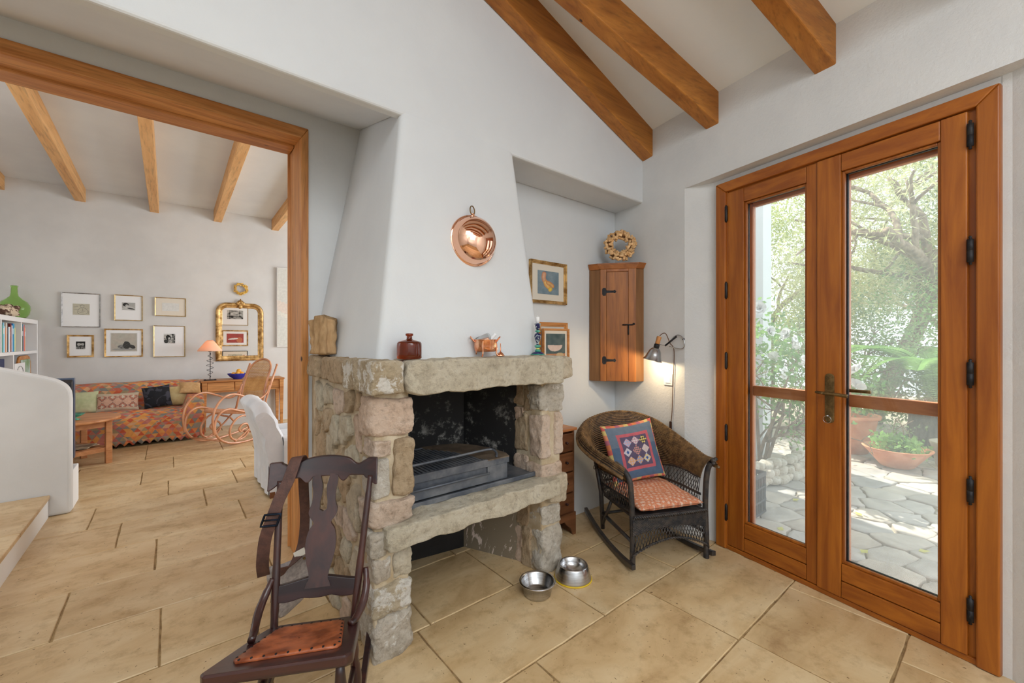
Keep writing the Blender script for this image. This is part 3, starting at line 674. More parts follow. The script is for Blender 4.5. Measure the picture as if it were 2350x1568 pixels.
# left pier, top to bottom
rk(.618, .806, 1.632, 1.80, .908, 1.072, 0, N=14); rk(.630, .70, 1.632, 1.76, .828, .9, 0); rk(.712, .81, 1.628, 1.78, .658, .895, 2, N=14)
rk(.628, .70, 1.634, 1.78, .66, .82, 4, amp=.006); rk(.616, .806, 1.63, 1.80, .537, .648, 0, N=14); rk(.618, .69, 1.638, 1.76, .425, .53, 4)
rk(.635, .708, 1.640, 1.78, .312, .415, 4); rk(.714, .80, 1.645, 1.78, .305, .42, 1); rk(.63, .80, 1.632, 1.80, .178, .302, 3, N=14, amp=.013)
rk(.632, .808, 1.632, 1.82, -.01, .178, 4, N=16, amp=.014, pw=5)
# slanting split between the two lowest blocks
# right pier front and inner return
rk(1.583, 1.765, 1.672, 1.80, .905, 1.06, 4, N=14, amp=.013); rk(1.585, 1.655, 1.672, 1.78, .645, .89, 0, N=12); rk(1.685, 1.758, 1.672, 1.80, .65, .895, 0, N=12)
rk(1.583, 1.755, 1.668, 1.81, .52, .615, 0, N=14); rk(1.60, 1.745, 1.675, 1.80, .262, .375, 4, N=12); rk(1.597, 1.755, 1.668, 1.83, -.01, .25, 4, N=14)
inner = [(1.76, 1.83, .90, 1.05, 2), (1.84, 1.93, .93, 1.06, 2), (1.80, 1.92, .66, .885, 2), (1.83, 1.92, .84, .92, 0), (1.79, 1.92, .55, .64, 0),
         (1.79, 1.90, .22, .42, 2), (1.84, 1.93, .0, .22, 0), (1.77, 1.85, .0, .24, 2), (1.94, 2.06, .0, .3, 2), (1.94, 2.06, .3, .5, 2)]
for a, b, z0, z1, mi in inner: rk(1.588, 1.66, a, b, z0, z1, mi, N=8)
for z0, z1 in ((0, .17), (.18, .36), (.37, .55), (.56, .78), (.79, 1.05)): rk(1.69, 1.765, 1.81, 1.95, z0, z1, 1, N=8); rk(1.69, 1.76, 1.96, 2.10, z0, z1, 2, N=8)
# left side wall: rubble, one object per stone, on the plane x=.63 seen from the left
random.seed(21)
pts = []
for j in range(8):
    for i in range(6):
        pts.append((1.66+.165*(i+.5*(j % 2))+random.uniform(-.05, .05), .06+.135*j+random.uniform(-.05, .05)))
cells = voronoi([(-y, z) for y, z in pts], [(-2.50, 0), (-1.80, 0), (-1.80, 1.075), (-2.50, 1.075)], .022)
for i, cpoly in enumerate(cells):
    if len(cpoly) < 3: continue
    xs = [p[0] for p in cpoly]; zs = [p[1] for p in cpoly]
    if (max(xs)-min(xs))*(max(zs)-min(zs)) < .002: continue
    MB().polystone(cpoly, (.644, 0, 0), (0, -1, 0), (0, 0, 1), random.uniform(.012, .030), i*1.3, .012, .012,
                   ((1.04, 0), (1.0, .55), (.95, .9), (.82, 1.0), (.6, 1.0), (.4, 1.05), (.2, 1.05))).build('stone', stone_m[random.choice((1, 2, 2, 0, 2, 1))], fp)
# mantel
rk(.597, .742, 1.578, 1.94, 1.088, 1.224, 3, 'mantel_stone', .008, 16, 12)
rk(.598, .76, 1.95, 2.30, 1.105, 1.222, 2, 'mantel_stone', .010, 14, 9); rk(.585, .72, 2.31, 2.50, 1.11, 1.228, 2, 'mantel_stone', .010, 10, 7)
rk(.75, 1.668, 1.575, 1.83, 1.078, 1.224, 1, 'mantel_stone', .009, 22, 18); rk(1.672, 1.842, 1.65, 1.98, 1.078, 1.218, 1, 'mantel_stone', .010, 14, 5)
# raised hearth lintel
rk(.672, 1.662, 1.590, 1.76, .452, .552, 1, 'hearth_stone', .010, 24, 16); rk(1.62, 1.765, 1.63, 1.78, .395, .545, 1, 'hearth_stone', .010, 12, 8)
# fire chamber
def plate(pts, z0, z1, t=.006):
    mb = MB()
    for (x0, y0), (x1, y1) in zip(pts[:-1], pts[1:]):
        d = V((x1-x0, y1-y0, 0)).normalized(); n = V((-d.y, d.x, 0))*t
        a, b = V((x0, y0, 0)), V((x1, y1, 0))
        mb.hexa([a+V((0, 0, z0)), b+V((0, 0, z0)), b+n+V((0, 0, z0)), a+n+V((0, 0, z0)), a+V((0, 0, z1)), b+V((0, 0, z1)), b+n+V((0, 0, z1)), a+n+V((0, 0, z1))])
    return mb
plate([(.79, 1.80), (.80, 2.26), (1.10, 2.275)], .56, 1.2).build('back_plate', ashplate, fp)
plate([(1.10, 2.275), (1.44, 2.235), (1.592, 1.90)], .56, 1.2).build('back_plate', ashplate, fp)
plate([(.80, 1.80), (.80, 2.27), (1.10, 2.285), (1.44, 2.235)], .0, .46).build('lower_back_plate', soot, fp)
def scraped():
    s = NT('scraped_dark_plaster'); s.b.inputs['Roughness'].default_value = .8; vec = s.coords((1, 1, .45), False)
    f = s.noise(vec, 7, 7, .7, 2.5); m = s.ramp(f, [(.565, (0, 0, 0, 1)), (.60, (1, 1, 1, 1))])
    s.l(s.mix(m, S(122, 110, 92), S(206, 190, 180)), s.b.inputs['Base Color']); return s.m
plate([(1.44, 2.235), (1.605, 1.87)], .0, .46, .012).build('lower_side_plaster', scraped(), fp)
MB().bb(.80, 1.60, 1.735, 1.80, 1.072, 1.2).build('smoke_shield', soot, fp)
MB().bb(.78, 1.6, 1.8, 2.25, 1.19, 1.21).build('smoke_shield', soot, fp)
# base frame, ash drawer and grill
MB().bb(.80, 1.572, 1.725, 2.2, .552, .566).bb(.80, 1.575, 1.712, 1.724, .552, .575).build('base_plate', firesteel, fp, bev=.002)
tray = MB().bb(.80, 1.412, 1.742, 1.75, .652, .686).bb(.80, 1.36, 1.755, 1.762, .568, .652).bb(1.27, 1.40, 1.743, 1.752, .57, .652).build('fire_tray', firesteel, fp, bev=.002)
MB().bb(.80, 1.262, 1.728, 1.742, .578, .622).build('ash_drawer', firesteel, tray, bev=.003)
MB().tube([(.80, 1.722, .626), (1.266, 1.722, .626)], .006, 8).tube([(.815, 1.722, .626), (.815, 1.722, .565)], .0015, 6).build('ash_drawer_handle', firesteel, tray)
MB().hexa([(.80, 1.76, .60), (1.36, 1.76, .60), (1.30, 2.15, .60), (.80, 2.15, .60), (.80, 1.76, .605), (1.36, 1.76, .605), (1.30, 2.15, .605), (.80, 2.15, .605)]).build('ash_bed', soot, fp)
rust = mat('rusty_plate', S(96, 82, 70), S(132, 116, 98), scale=9, rough=.6, metal=.4, bump=.2)
curve = [(1.412, 1.742), (1.435, 1.80), (1.43, 1.95), (1.40, 2.05), (1.34, 2.15), (1.24, 2.19), (1.12, 2.205)]
MB().prism([(1.27, 1.742)]+curve+[(1.12, 2.16), (1.22, 2.0)], (0, 0, .680), (1, 0, 0), (0, 1, 0), .007).build('side_plate', rust, tray, bev=.001)
gr = MB().bb(.80, 1.27, 1.742, 1.756, .682, .69).bb(.80, 1.12, 2.17, 2.184, .682, .69).build('grill_frame', firesteel, tray)
x = .808; k = 0
while x < 1.262:
    yend = 2.17 if x < 1.12 else 2.17-(x-1.12)*1.1
    MB().bb(x, x+.013, 1.752, yend, .681, .6865).build('grill_bar', firesteel, gr)
    x += .0215
MB().tube(cr([(.80, 1.805, .716), (1.10, 1.815, .716), (1.325, 1.825, .716), (1.355, 1.80, .712), (1.352, 1.775, .70), (1.34, 1.762, .688)], 5), .0065, 8).build('grill_handle', firesteel, tray)

# ------------------------------------------------------------------ things on the mantel
MT = 1.226
# block of weathered timber / stone
o = MB()
def chunk(u, v):
    a = 2*PI*u; r = .058*(1+.10*math.sin(5*a+1)+.16*noise.noise(V((math.cos(a)*2, math.sin(a)*2, v*2))))
    gr_ = -.014*max(0, math.cos(a*1-PI*1.35))*0
    groove = .016*(abs(math.sin(a*3.5+.4))**6) if math.cos(a+PI*.62) > -.2 else 0
    rr = r-groove+.010*noise.noise(V((math.cos(a)*3, math.sin(a)*3, v*7)))
    cap = 0 if v <= 0 or v >= 1 else 1
    return V((.632+rr*1.08*math.cos(a)*cap+(0 if cap else 0), 2.335+rr*1.25*math.sin(a)*cap, MT+.205*v+.012*math.sin(2*a)*(v > .9)))
o.grid(chunk, 56, 20)
tag(o.build('timber_block', mat('weathered_block', S(128, 98, 62), S(184, 150, 110), scale=12, detail=8, rough=.9, stretch=(1, 1, .35), bump=.6, bscale=40), None), 'weathered grooved brown block standing on the left end of the mantel', 'block')
b = thing('amber_bottle', 'squat amber glass bottle on the mantel', 'bottle', (.792, 1.655, MT))
n = 40
prof = [(.0, 0), (.047, 0), (.050, .004), (.051, .02), (.0505, .055), (.051, .066), (.048, .072), (.030, .078), (.016, .081), (.012, .085), (.011, .097), (.0115, .099)]
b_ = MB(); vs = []
for r, z in prof:
    for k in range(n):
        a = 2*PI*k/n; q = r*(1+(.035*abs(math.sin(5*a)) if .003 < z < .06 and r > .04 else 0)); vs.append((.792+q*math.cos(a), 1.655+q*math.sin(a), MT+z))
b_.add(vs, [(i*n+k, i*n+(k+1) % n, (i+1)*n+(k+1) % n, (i+1)*n+k) for i in range(len(prof)-1) for k in range(n)])
b_.build('body', amber, b)
MB().lathe([(.010, .097), (.0155, .098), (.0165, .103), (.0155, .108), (.009, .109)], (.792, 1.655, MT), 20).build('lip', amber, b)
# copper brazier pot with glass tumbler and pestle
PX_, PY_ = 1.212, 1.685
b = thing('copper_pot', 'hammered copper pot on three curled legs on the mantel', 'pot', (PX_, PY_, MT))
MB().lathe([(.001, .024), (.048, .024), (.053, .03), (.055, .05), (.056, .078), (.058, .082), (.059, .084), (.056, .084), (.054, .078), (.052, .04), (.001, .03)], (PX_, PY_, MT), 32).build('pot_body', copper_w, b)
for a in (-2.4, -.75, 1.9):
    c_, s_ = math.cos(a), math.sin(a)
    MB().tube(cr([(PX_+.052*c_, PY_+.052*s_, MT+.078), (PX_+.057*c_, PY_+.057*s_, MT+.045), (PX_+.055*c_, PY_+.055*s_, MT+.02), (PX_+.062*c_, PY_+.062*s_, MT+.006), (PX_+.072*c_, PY_+.072*s_, MT+.003)], 5), .0042, 6).build('leg', copper_w, b)
for sg in (-1, 1):
    ux, uy = .86*sg, -.5*sg
    MB().tube(cr([(PX_+.052*ux-.018*uy, PY_+.052*uy+.018*ux, MT+.07), (PX_+.070*ux-.016*uy, PY_+.070*uy+.016*ux, MT+.092), (PX_+.074*ux, PY_+.074*uy, MT+.098), (PX_+.070*ux+.016*uy, PY_+.070*uy-.016*ux, MT+.092), (PX_+.052*ux+.018*uy, PY_+.052*uy-.018*ux, MT+.07)], 5), .0028, 6).build('handle', copper_w, b)
gx = V((.10, .0, .035)).normalized()
tag(MB().lathe([(.001, 0), (.018, 0), (.0215, .075), (.0205, .075), (.017, .004), (.001, .004)], (PX_-.048, PY_+.004, MT+.074), 20, (.93, 0.02, .30)).build('tumbler', clearglass), 'clear glass tumbler lying across the copper pot', 'glass')
tag(MB().lathe([(.001, 0), (.011, .004), (.012, .02), (.008, .03), (.008, .06), (.010, .066), (.001, .072)], (PX_+.012, PY_, MT+.066), 16, (.75, .0, .66)).build('pestle', matboard), 'pale glass pestle leaning out of the copper pot', 'pestle')
tag(MB().lathe([(.021, 0), (.0215, .003), (.014, .013), (.006, .020), (.0025, .023), (.002, .062), (.003, .064), (.0005, .065)], (1.306, 1.683, MT), 20).build('copper_funnel', copper_w), 'little copper funnel upside down beside the copper pot', 'funnel')
# candlestick
cx_, cy_ = 1.572, 1.69
b = thing('candlestick', 'painted blue and green turned candlestick at the right of the mantel', 'candlestick', (cx_, cy_, MT))
blu = mat('painted_cobalt', S(24, 26, 78), S(60, 62, 120), scale=60, rough=.3, lo=.5, hi=.7); grn = mat('painted_sea_green', S(44, 130, 110), S(90, 160, 140), scale=40, rough=.35)
patt = mat('cobalt_floral_glaze', S(22, 24, 74), S(150, 160, 160), scale=75, detail=2, lo=.52, hi=.58, rough=.3)
L = lambda pr, mm, nm: MB().lathe(pr, (cx_, cy_, MT), 28).build(nm, mm, b)
L([(.001, 0), (.038, 0), (.039, .004), (.037, .006), (.001, .006)], grn, 'base_rim'); L([(.035, .006), (.033, .011), (.018, .017), (.001, .018)], blu, 'base')
L([(.001, .016), (.015, .017), (.017, .024), (.012, .030), (.001, .031)], grn, 'bead'); L([(.009, .030), (.010, .038), (.001, .039)], mat('pale_yellow_glaze', S(210, 206, 110), rough=.3), 'bead')
L([(.001, .038), (.013, .040), (.0185, .050), (.013, .055), (.001, .056)], grn, 'bead'); L([(.010, .055), (.006, .060), (.009, .07), (.015, .085), (.019, .100), (.0175, .112), (.010, .120), (.001, .121)], patt, 'baluster')
L([(.001, .12), (.008, .124), (.017, .131), (.008, .137), (.001, .138)], grn, 'bead'); L([(.001, .137), (.009, .139), (.0145, .150), (.0145, .163), (.019, .171), (.018, .173), (.001, .173)], patt, 'cup')
tag(MB().lathe([(.001, .0), (.0098, .0), (.0100, .034), (.0085, .037), (.001, .035)], (cx_, cy_, MT+.173), 20).tube([(cx_, cy_, MT+.207), (cx_+.001, cy_, MT+.219)], .0009, 5).build('candle', mat('candle_wax', S(238, 238, 230, 1.25), rough=.4)), 'short white candle in the painted candlestick', 'candle')

# copper pan on the hood
c0 = V((1.195, 1.768, 1.812)); ax = V((-.10, -1, .02)).normalized()
b = thing('copper_pan', 'round polished copper pan hanging upside out on the chimney hood', 'pan', tuple(c0))
MB().lathe([(.128, .0), (.131, .004), (.128, .009), (.124, .009), (.120, .012), (.119, .022), (.112, .045), (.094, .069), (.066, .084), (.034, .092), (.001, .095)], c0, 64, ax).build('bowl', copper, b)
rc = c0+V((-.012, -.012, .150))
MB().tube([rc+V((.9, .43, 0))*.022*math.cos(a)+V((0, 0, 1))*.022*math.sin(a) for a in [2*PI*k/28 for k in range(28)]], .003, 8, True).build('hanging_ring', bronze, b)
MB().box(c0+V((-.008, -.012, .127)), (.018, .006, .02)).build('lug', copper_w, b, bev=.003)

# ------------------------------------------------------------------ framed pictures
def framed(name, label, x, z, w_, h_, y, fw, fmat, mount, pw_, ph_, fn, face=-1, dep=.018, group=None, dz=0, glass=True, double=None):
    y0 = y
    U = V((1, 0, 0)) if face < 0 else V((-1, 0, 0)); W = V((0, 0, 1)); N = V((0, face, 0))
    C = V((x, y0, z)); t = thing(name, label, 'picture', (x, y0, z-h_/2), group=group)
    mb = MB()
    def fr(o0, o1, n0, n1):
        ex = [(-w_/2+o0, -h_/2+o0), (w_/2-o0, -h_/2+o0), (w_/2-o0, h_/2-o0), (-w_/2+o0, h_/2-o0)]; ix = [(-w_/2+o1, -h_/2+o1), (w_/2-o1, -h_/2+o1), (w_/2-o1, h_/2-o1), (-w_/2+o1, h_/2-o1)]
        for i in range(4):
            j = (i+1) % 4; q = [ex[i], ex[j], ix[j], ix[i]]
            P = [C+U*a+W*c_+N*.0 for a, c_ in q]; mb.hexa([P[0]+N*0, P[1]+N*0, P[2]+N*0, P[3]+N*0, P[0]+N*n0, P[1]+N*n0, P[2]+N*n1, P[3]+N*n1])
    fr(0, fw*.6, dep, dep*.85); fr(fw*.6, fw, dep*.6, dep*.5)
    mb.build('frame', fmat, t)
    def panel(nm, a, c_, n_, mm, dx=0, dzz=0, fn=None, res=1):
        g = MB(); r1 = res; r2 = max(1, int(res*c_/a)) if res > 1 else 1
        g.grid(lambda u, v: C+U*((u-.5)*a+dx)+W*((v-.5)*c_+dzz)+N*n_, r1, r2, fn, smooth=False)
        return g.build(nm, mm, t)
    panel('mount', w_-fw*1.6, h_-fw*1.6, dep*.35, mount)
    if fn: panel('print', pw_, ph_, dep*.42, print_m, 0, dz, fn, 96)
    return t
def ell(x, y, cx, cy, rx, ry, a=0):
    dx, dy = x-cx, y-cy; c_, s_ = math.cos(a), math.sin(a); return ((dx*c_+dy*s_)/rx)**2+((-dx*s_+dy*c_)/ry)**2
def nz(x, y, s_=8, o_=0): return noise.noise(V((x*s_, y*s_, o_)))
def g_(v): v = max(0, min(1, v)); return (v, v, v*.96, 1)
def ring(e, w_=.12): return abs(e-1) < w_
SK = [[(.44, .80), (.48, .90), (.60, .92), (.67, .84), (.66, .74), (.60, .66), (.50, .66), (.45, .72), (.44, .80)], [(.40, .84), (.55, .88), (.72, .84)], [(.52, .66), (.38, .56), (.30, .40), (.28, .18), (.36, .08)],
      [(.62, .66), (.76, .58), (.86, .42), (.88, .22), (.80, .10), (.55, .05), (.32, .08)], [(.30, .30), (.45, .22), (.62, .26), (.70, .36)], [(.04, .42), (.28, .45)], [(.04, .70), (.30, .74)], [(.92, .10), (.94, .40)], [(.55, .60), (.60, .42), (.52, .30)]]
def sketch(x, y):       # seated figure in thin line on cream
    return (.22, .21, .18, 1) if min(pd(x, y, P) for P in SK) < .011 else (.60, .57, .45, 1)
def pd(x, y, P):
    m = 9
    for (ax_, ay), (bx_, by) in zip(P[:-1], P[1:]):
        dx, dy = bx_-ax_, by-ay; t_ = max(0, min(1, ((x-ax_)*dx+(y-ay)*dy)/(dx*dx+dy*dy+1e-9))); m = min(m, math.hypot(x-ax_-dx*t_, y-ay-dy*t_))
    return m
def photo_a(x, y):
    if ell(x, y, .28, .72, .22, .24) < 1 and ell(x, y, .36, .62, .12, .14) > 1: return g_(.02+.03*nz(x, y, 30))
    if ell(x, y, .68, .22, .30, .08, -.25) < 1: return g_(.06)
    if ell(x, y, .5, .36, .40, .16, -.2) < 1: return g_(.62)
    return g_(.48 if y > .3 else .60+.05*nz(x, y, 12))
def faint(x, y):
    return g_(.42) if (abs(x-.3) < .008 and .2 < y < .28) or (abs(x-.62) < .01 and y < .26 and y > .2) else g_(.80)
def bw_flower(x, y):
    if ell(x, y, .5, .62, .38, .20+.08*math.sin(9*x)) < 1: return g_(.35+.5*abs(nz(x, y, 9)))
    if abs(x-.42-.05*math.sin(8*y)) < .05 and y < .5: return g_(.02)
    return g_(.015) if y > .35 else g_(.22+.3*nz(x, y, 6))
def recline(x, y):
    if min(x, 1-x) < .02 or min(y, 1-y) < .02: return g_(.72)
    if ell(x, y, .60, .34, .14, .20) < 1 or ell(x, y, .80, .26, .14, .09, -.6) < 1: return g_(.05+.04*nz(x, y, 20))
    if ell(x, y, .56, .47, .06, .08) < 1: return g_(.04)
    if ell(x, y, .48, .26, .22, .11) < 1: return g_(.20+.2*nz(x, y, 14))
    if ell(x, y, .5, .12, .45, .05) < 1: return g_(.36)
    return (.52+.05*nz(x, y, 4), .49, .42, 1)
def bw_port(x, y):
    if ell(x, y, .40, .60, .22, .30, .3) < 1 and ell(x, y, .46, .50, .10, .14) > 1: return g_(.01)
    if ell(x, y, .2, .22, .2, .2) < 1: return g_(.05)
    return g_(.5+.45*nz(x, y, 7, 3)-.3*(x > .7))
def engraving(x, y):
    v = .45+.5*nz(x, y, 5, 2)+.2*nz(x, y, 26)
    if y < .35: v -= .22
    if abs(x-.22) < .03 and y > .3 or abs(x-.85) < .05: v -= .3
    return g_(v)
def redart(x, y):
    if ell(x, y, .62, .42, .30, .09, -.18) < 1: return (.85, .8, .76, 1)
    if ell(x, y, .25, .3, .18, .3) < 1: return (.62, .20, .10, 1)
    return (.42+.12*nz(x, y, 4), .075, .065, 1)
def figs(x, y):         # curved orange and yellow vegetables on blue-grey
    def body(P, r, c1, c2):
        d = pd(x, y, P)
        if d > r: return None
        k = min(1, d/r*1.1+.25*nz(x, y, 9)); return tuple(c2[i]*(1-k)+c1[i]*k for i in range(3))+(1,)
    for P, r, c1, c2 in (([(.57, .21), (.60, .24)], .085, (.80, .48, .05), (.92, .70, .14)), ([(.47, .50), (.60, .46), (.70, .38)], .085, (.66, .26, .10), (.85, .55, .22)), ([(.36, .50), (.40, .40), (.50, .32)], .095, (.75, .34, .08), (.90, .62, .24)), ([(.30, .86), (.27, .72), (.30, .60), (.37, .52)], .10, (.62, .26, .14), (.84, .52, .34))):
        c_ = body(P, r, c1, c2)
        if c_: return c_
    v = nz(x, y, 4, 5)*.08+nz(x, y, 22, 1)*.03; return (.22+v, .30+v, .35+v, 1)
def slice_(x, y):
    if y > .32+.06*math.sin(9*x) and ell(x, y, .46, .58, .38, .20, .04) < 1 and y < .60+.02*nz(x, y, 9): return (.80, .62, .54, 1) if y > .42-.12*x else (.62, .20, .12, 1)
    if ell(x, y, .72, .24, .2, .09) < 1: return (.62, .45, .26, 1)
    if y < .30: return (.55+.15*nz(x, y, 7), .24, .12, 1)
    v = .05*nz(x, y, 5); return (.085+v, .13+v, .135+v, 1)
FY = 7.788; gw = 'framed drawings over the sofa'
def fr6(lab, x0, z1, x1, z0, fw, fm, mt, pw_, ph_, fn, dz=.0): return framed('framed_picture', lab, (x0+x1)/2, (z0+z1)/2, x1-x0, z1-z0, FY, fw, fm, mt, pw_, ph_, fn, dz=dz, group=gw, dep=.02)
fr6('silver framed pencil sketch of a seated figure, upper left over the sofa', -1.069, 1.933, -.711, 1.487, .012, silver, matboard, .155, .145, sketch, .01)
fr6('gilt framed ink print with a dark reclining shape, top middle over the sofa', -.577, 1.937, -.290, 1.586, .011, giltthin, matboard, .135, .105, photo_a, .02)
fr6('wide gilt frame with an almost blank print, upper right over the sofa', -.161, 1.930, .188, 1.664, .010, giltthin, cream_m, .19, .115, faint)
fr6('small worn brown frame with a tiny black and white print, lower left', -1.019, 1.386, -.773, 1.094, .022, gold, matboard, .085, .10, bw_flower, .01)
fr6('largest gold framed beige print of a reclining figure, lower middle', -.674, 1.472, -.286, 1.088, .017, gold, matboard, .27, .255, recline, .01)
fr6('narrow silver-gilt frame with a high contrast black and white portrait, lower right', -.175, 1.527, .178, 1.077, .010, giltthin, matboard, .125, .135, bw_port, .04)
t = thing('pale_painting', 'tall pale unframed abstract canvas beside the casing', 'painting', (1.62, 7.75, 1.21))
MB().bb(1.364, 1.90, 7.745, 7.788, 1.212, 2.518).build('canvas', white_m, t, bev=.004)
def pale(u, v):
    y = v+.05*math.sin(u*5)
    if .42 < y < .47: return (.82, .80, .72, 1)
    if .47 < y < .60: return (.80, .70, .62, 1)
    return (.74, .74, .69, 1)
MB().grid(lambda u, v: (1.37+.52*u, 7.744, 1.22+1.29*v), 10, 60, pale, smooth=False).build('painted_face', print_m, t)
# gilt mirror with a rounded top, and the wreath above it
mx, mz0, mw, mh = .860, .998, .633, .905
t = thing('gilt_mirror', 'gilt framed mirror with rounded top corners above the console table', 'mirror', (mx, 7.77, mz0))
def mir(ins, n=8):
    a, b, r = mw/2-ins, mh-ins, max(.02, .15-ins); p = [(-a, ins), (a, ins)]
    p += [(a-r+r*math.cos(k*PI/2/n), b-r+r*math.sin(k*PI/2/n)) for k in range(n+1)]
    p += [(-a+r-r*math.sin(k*PI/2/n), b-r+r*math.cos(k*PI/2/n)) for k in range(n+1)]
    return p
mb = MB(); rings = [(0, 0), (0, .02), (.012, .034), (.035, .036), (.05, .024), (.056, .012), (.068, .016), (.080, .010), (.082, .0)]
vs = []; m0 = len(mir(0))
for ins, d in rings: vs += [V((mx+p[0], 7.788-d, mz0+p[1])) for p in mir(ins)]
mb.add(vs, [(i*m0+k, i*m0+(k+1) % m0, (i+1)*m0+(k+1) % m0, (i+1)*m0+k) for i in range(len(rings)-1) for k in range(m0)])
mb.build('frame', gold, t)
MB().prism(mir(.078), (mx, 7.781, mz0), (1, 0, 0), (0, 0, 1), .002).build('mirror_glass', mirror_m, t)
cr_ = MB()
for a, s_ in ((-.9, .8), (-.45, 1), (0, 1.25), (.45, 1), (.9, .8)):
    cr_.sphere((mx+math.sin(a)*.045, 7.752, mz0+mh-.03+math.cos(a)*.045*s_), .026, 10, 8, (.55+.4*abs(a), .5, 1.5 if abs(a) < .1 else 1.1))
cr_.sphere((mx, 7.75, mz0+mh-.06), .028, 10, 8, (1, .5, 1)).build('crest', gold, t)
t = thing('gold_wreath', 'small gold leaf wreath on the wall above the mirror', 'wreath', (.863, 7.76, 2.123))
wr = MB(); random.seed(4)
for k in range(90):
    a = random.uniform(0, 2*PI); r = .078+random.uniform(-.02, .02); p = V((.863+r*math.cos(a), 7.765-random.uniform(0, .025), 2.123+r*math.sin(a)*.95))
    d = V((-math.sin(a)+random.uniform(-.5, .5), random.uniform(-.4, .2), math.cos(a)+random.uniform(-.5, .5))).normalized(); s2 = d.cross(V((0, 1, 0))).normalized()*.008
    wr.add([p-d*.02, p+s2, p+d*.024, p-s2], [(0, 1, 2, 3)], None, False)
wr.build('leaves', mat('gold_leaf', S(206, 160, 60), S(228, 190, 100), scale=30, rough=.4, metal=.5), t, kind='stuff')
MB().tube([(.863+.078*math.cos(a), 7.765, 2.123+.074*math.sin(a)) for a in [2*PI*k/32 for k in range(32)]], .014, 8, True).build('ring', gold, t)
# pictures seen in the mirror, on the back of the dividing wall
g2 = 'frames seen in the mirror'
framed('framed_picture', 'thin framed grey engraving reflected in the mirror, upper', 1.29, 1.98, .56, .54, 2.903, .012, giltthin, matboard, .34, .22, engraving, 1, group=g2)
framed('framed_picture', 'gilt framed red print reflected in the mirror, middle', 1.29, 1.385, .56, .40, 2.903, .03, gold, matboard, .36, .23, redart, 1, group=g2)
framed('framed_picture', 'dark framed drawing reflected in the mirror, lowest', 1.29, .88, .54, .36, 2.903, .014, iron, cream_m, .3, .2, sketch, 1, group=g2)
# alcove pictures
framed('framed_painting', 'gilt framed painting of curved orange vegetables on blue-grey, upper in the alcove', 2.052, 1.711, .352, .292, 2.106, .022, gold, cream_m, .205, .162, figs, dep=.024, dz=.0)
framed('framed_picture', 'plain pine frame hanging behind the watermelon painting, only its top edge showing', 2.10, 1.30, .290, .27, 2.106, .03, casing_m['x'], cream_m, .1, .1, None, dep=.014)
framed('framed_painting', 'pine framed painting of a watermelon slice on dark green, behind the mantel end', 2.105, 1.255, .255, .27, 2.085, .014, casing_m['x'], cream_m, .19, .20, slice_, dep=.022)

# ------------------------------------------------------------------ corner cabinet
A_ = V((2.497, 2.104, 0)); B_ = DW(-.558, -.064, 0)
fdir = (B_-A_).normalized(); nrm = V((fdir.y, -fdir.x, 0))*1.0
if nrm.dot(V((1, 1, 0))) > 0: nrm = -nrm
t = thing('corner_cabinet', 'small pine corner cabinet with black strap hinges hung in the corner', 'cabinet', (2.62, 1.95, 1.0))
A1 = A_+V((-.0, -1, 0))*.055; B1 = B_+V((-DN.x, -DN.y, 0))*.035-DD*0.0
K = V((2.80, 2.103, 0))
A2 = A_+V((.028, -.085, 0)); B2 = B_-DN*.075-DD*.005
def vv(p, z): return V((p.x, p.y, z))
z0, z1 = 1.0, 1.845
MB().hexa([vv(A_, z0), vv(A2, z0), vv(B2, z0), vv(B_, z0), vv(A_, z1), vv(A2, z1), vv(B2, z1), vv(B_, z1)]).build('body', cabwood_d, t, bev=.003)
# bring the faces forward: stiles, door boards, crown
fd = (B2-A2).normalized(); fnn = V((fd.y, -fd.x, 0)); fnn = fnn if fnn.dot(V((-.64, -.77, 0))) > 0 else -fnn
Wd = (B2-A2).length
def fpnl(nm, a, b, za, zb, t0, t1, mm, par=None, bev=.002):
    p0, p1 = A2+fd*a+fnn*t0, A2+fd*b+fnn*t0; q0, q1 = A2+fd*a+fnn*t1, A2+fd*b+fnn*t1
    return MB().hexa([vv(p0, za), vv(q0, za), vv(q1, za), vv(p1, za), vv(p0, zb), vv(q0, zb), vv(q1, zb), vv(p1, zb)]).build(nm, mm, par or t, bev=bev)
fpnl('stile', 0, .17*Wd, z0, z1, -.002, .012, cabwood); fpnl('stile', .79*Wd, Wd, z0, z1, -.002, .012, cabwood)
door = fpnl('door', .175*Wd, .785*Wd, z0+.003, z1-.022, -.002, .011, cabwood)
fpnl('rail', .17*Wd, .79*Wd, z1-.02, z1, -.002, .012, cabwood_x)
e0, e1 = A_+V((-.02, -.005, 0)), B_-DD*0+V((0, -.02, 0)); E0, E1 = A2+fnn*.022-fd*.02, B2+fnn*.022+fd*.02
MB().hexa([vv(A_, z1), vv(A2+fnn*.014, z1), vv(B2+fnn*.014, z1), vv(B_, z1), vv(e0, z1+.035), vv(E0, z1+.035), vv(E1, z1+.035), vv(e1, z1+.035)]).build('crown', cabwood_x, t, bev=.003)
MB().hexa([vv(e0, z1+.035), vv(E0, z1+.035), vv(E1, z1+.035), vv(e1, z1+.035), vv(e0, z1+.043), vv(E0, z1+.043), vv(E1, z1+.043), vv(e1, z1+.043)]).build('top', cabwood_x, t)
for hz_ in (1.158, 1.675):
    O = A2+fd*.175*Wd+fnn*.0125
    MB().prism([(-.032, -.018), (-.026, -.030), (-.006, -.030), (.0, -.010), (.05, -.008), (.062, -.014), (.072, 0), (.062, .014), (.05, .008), (0, .010), (-.006, .030), (-.026, .030), (-.032, .018)], vv(O, hz_), fd, (0, 0, 1), -.004).build('strap_hinge', iron, door, bev=.001)
O = A2+fd*.62*Wd+fnn*.018
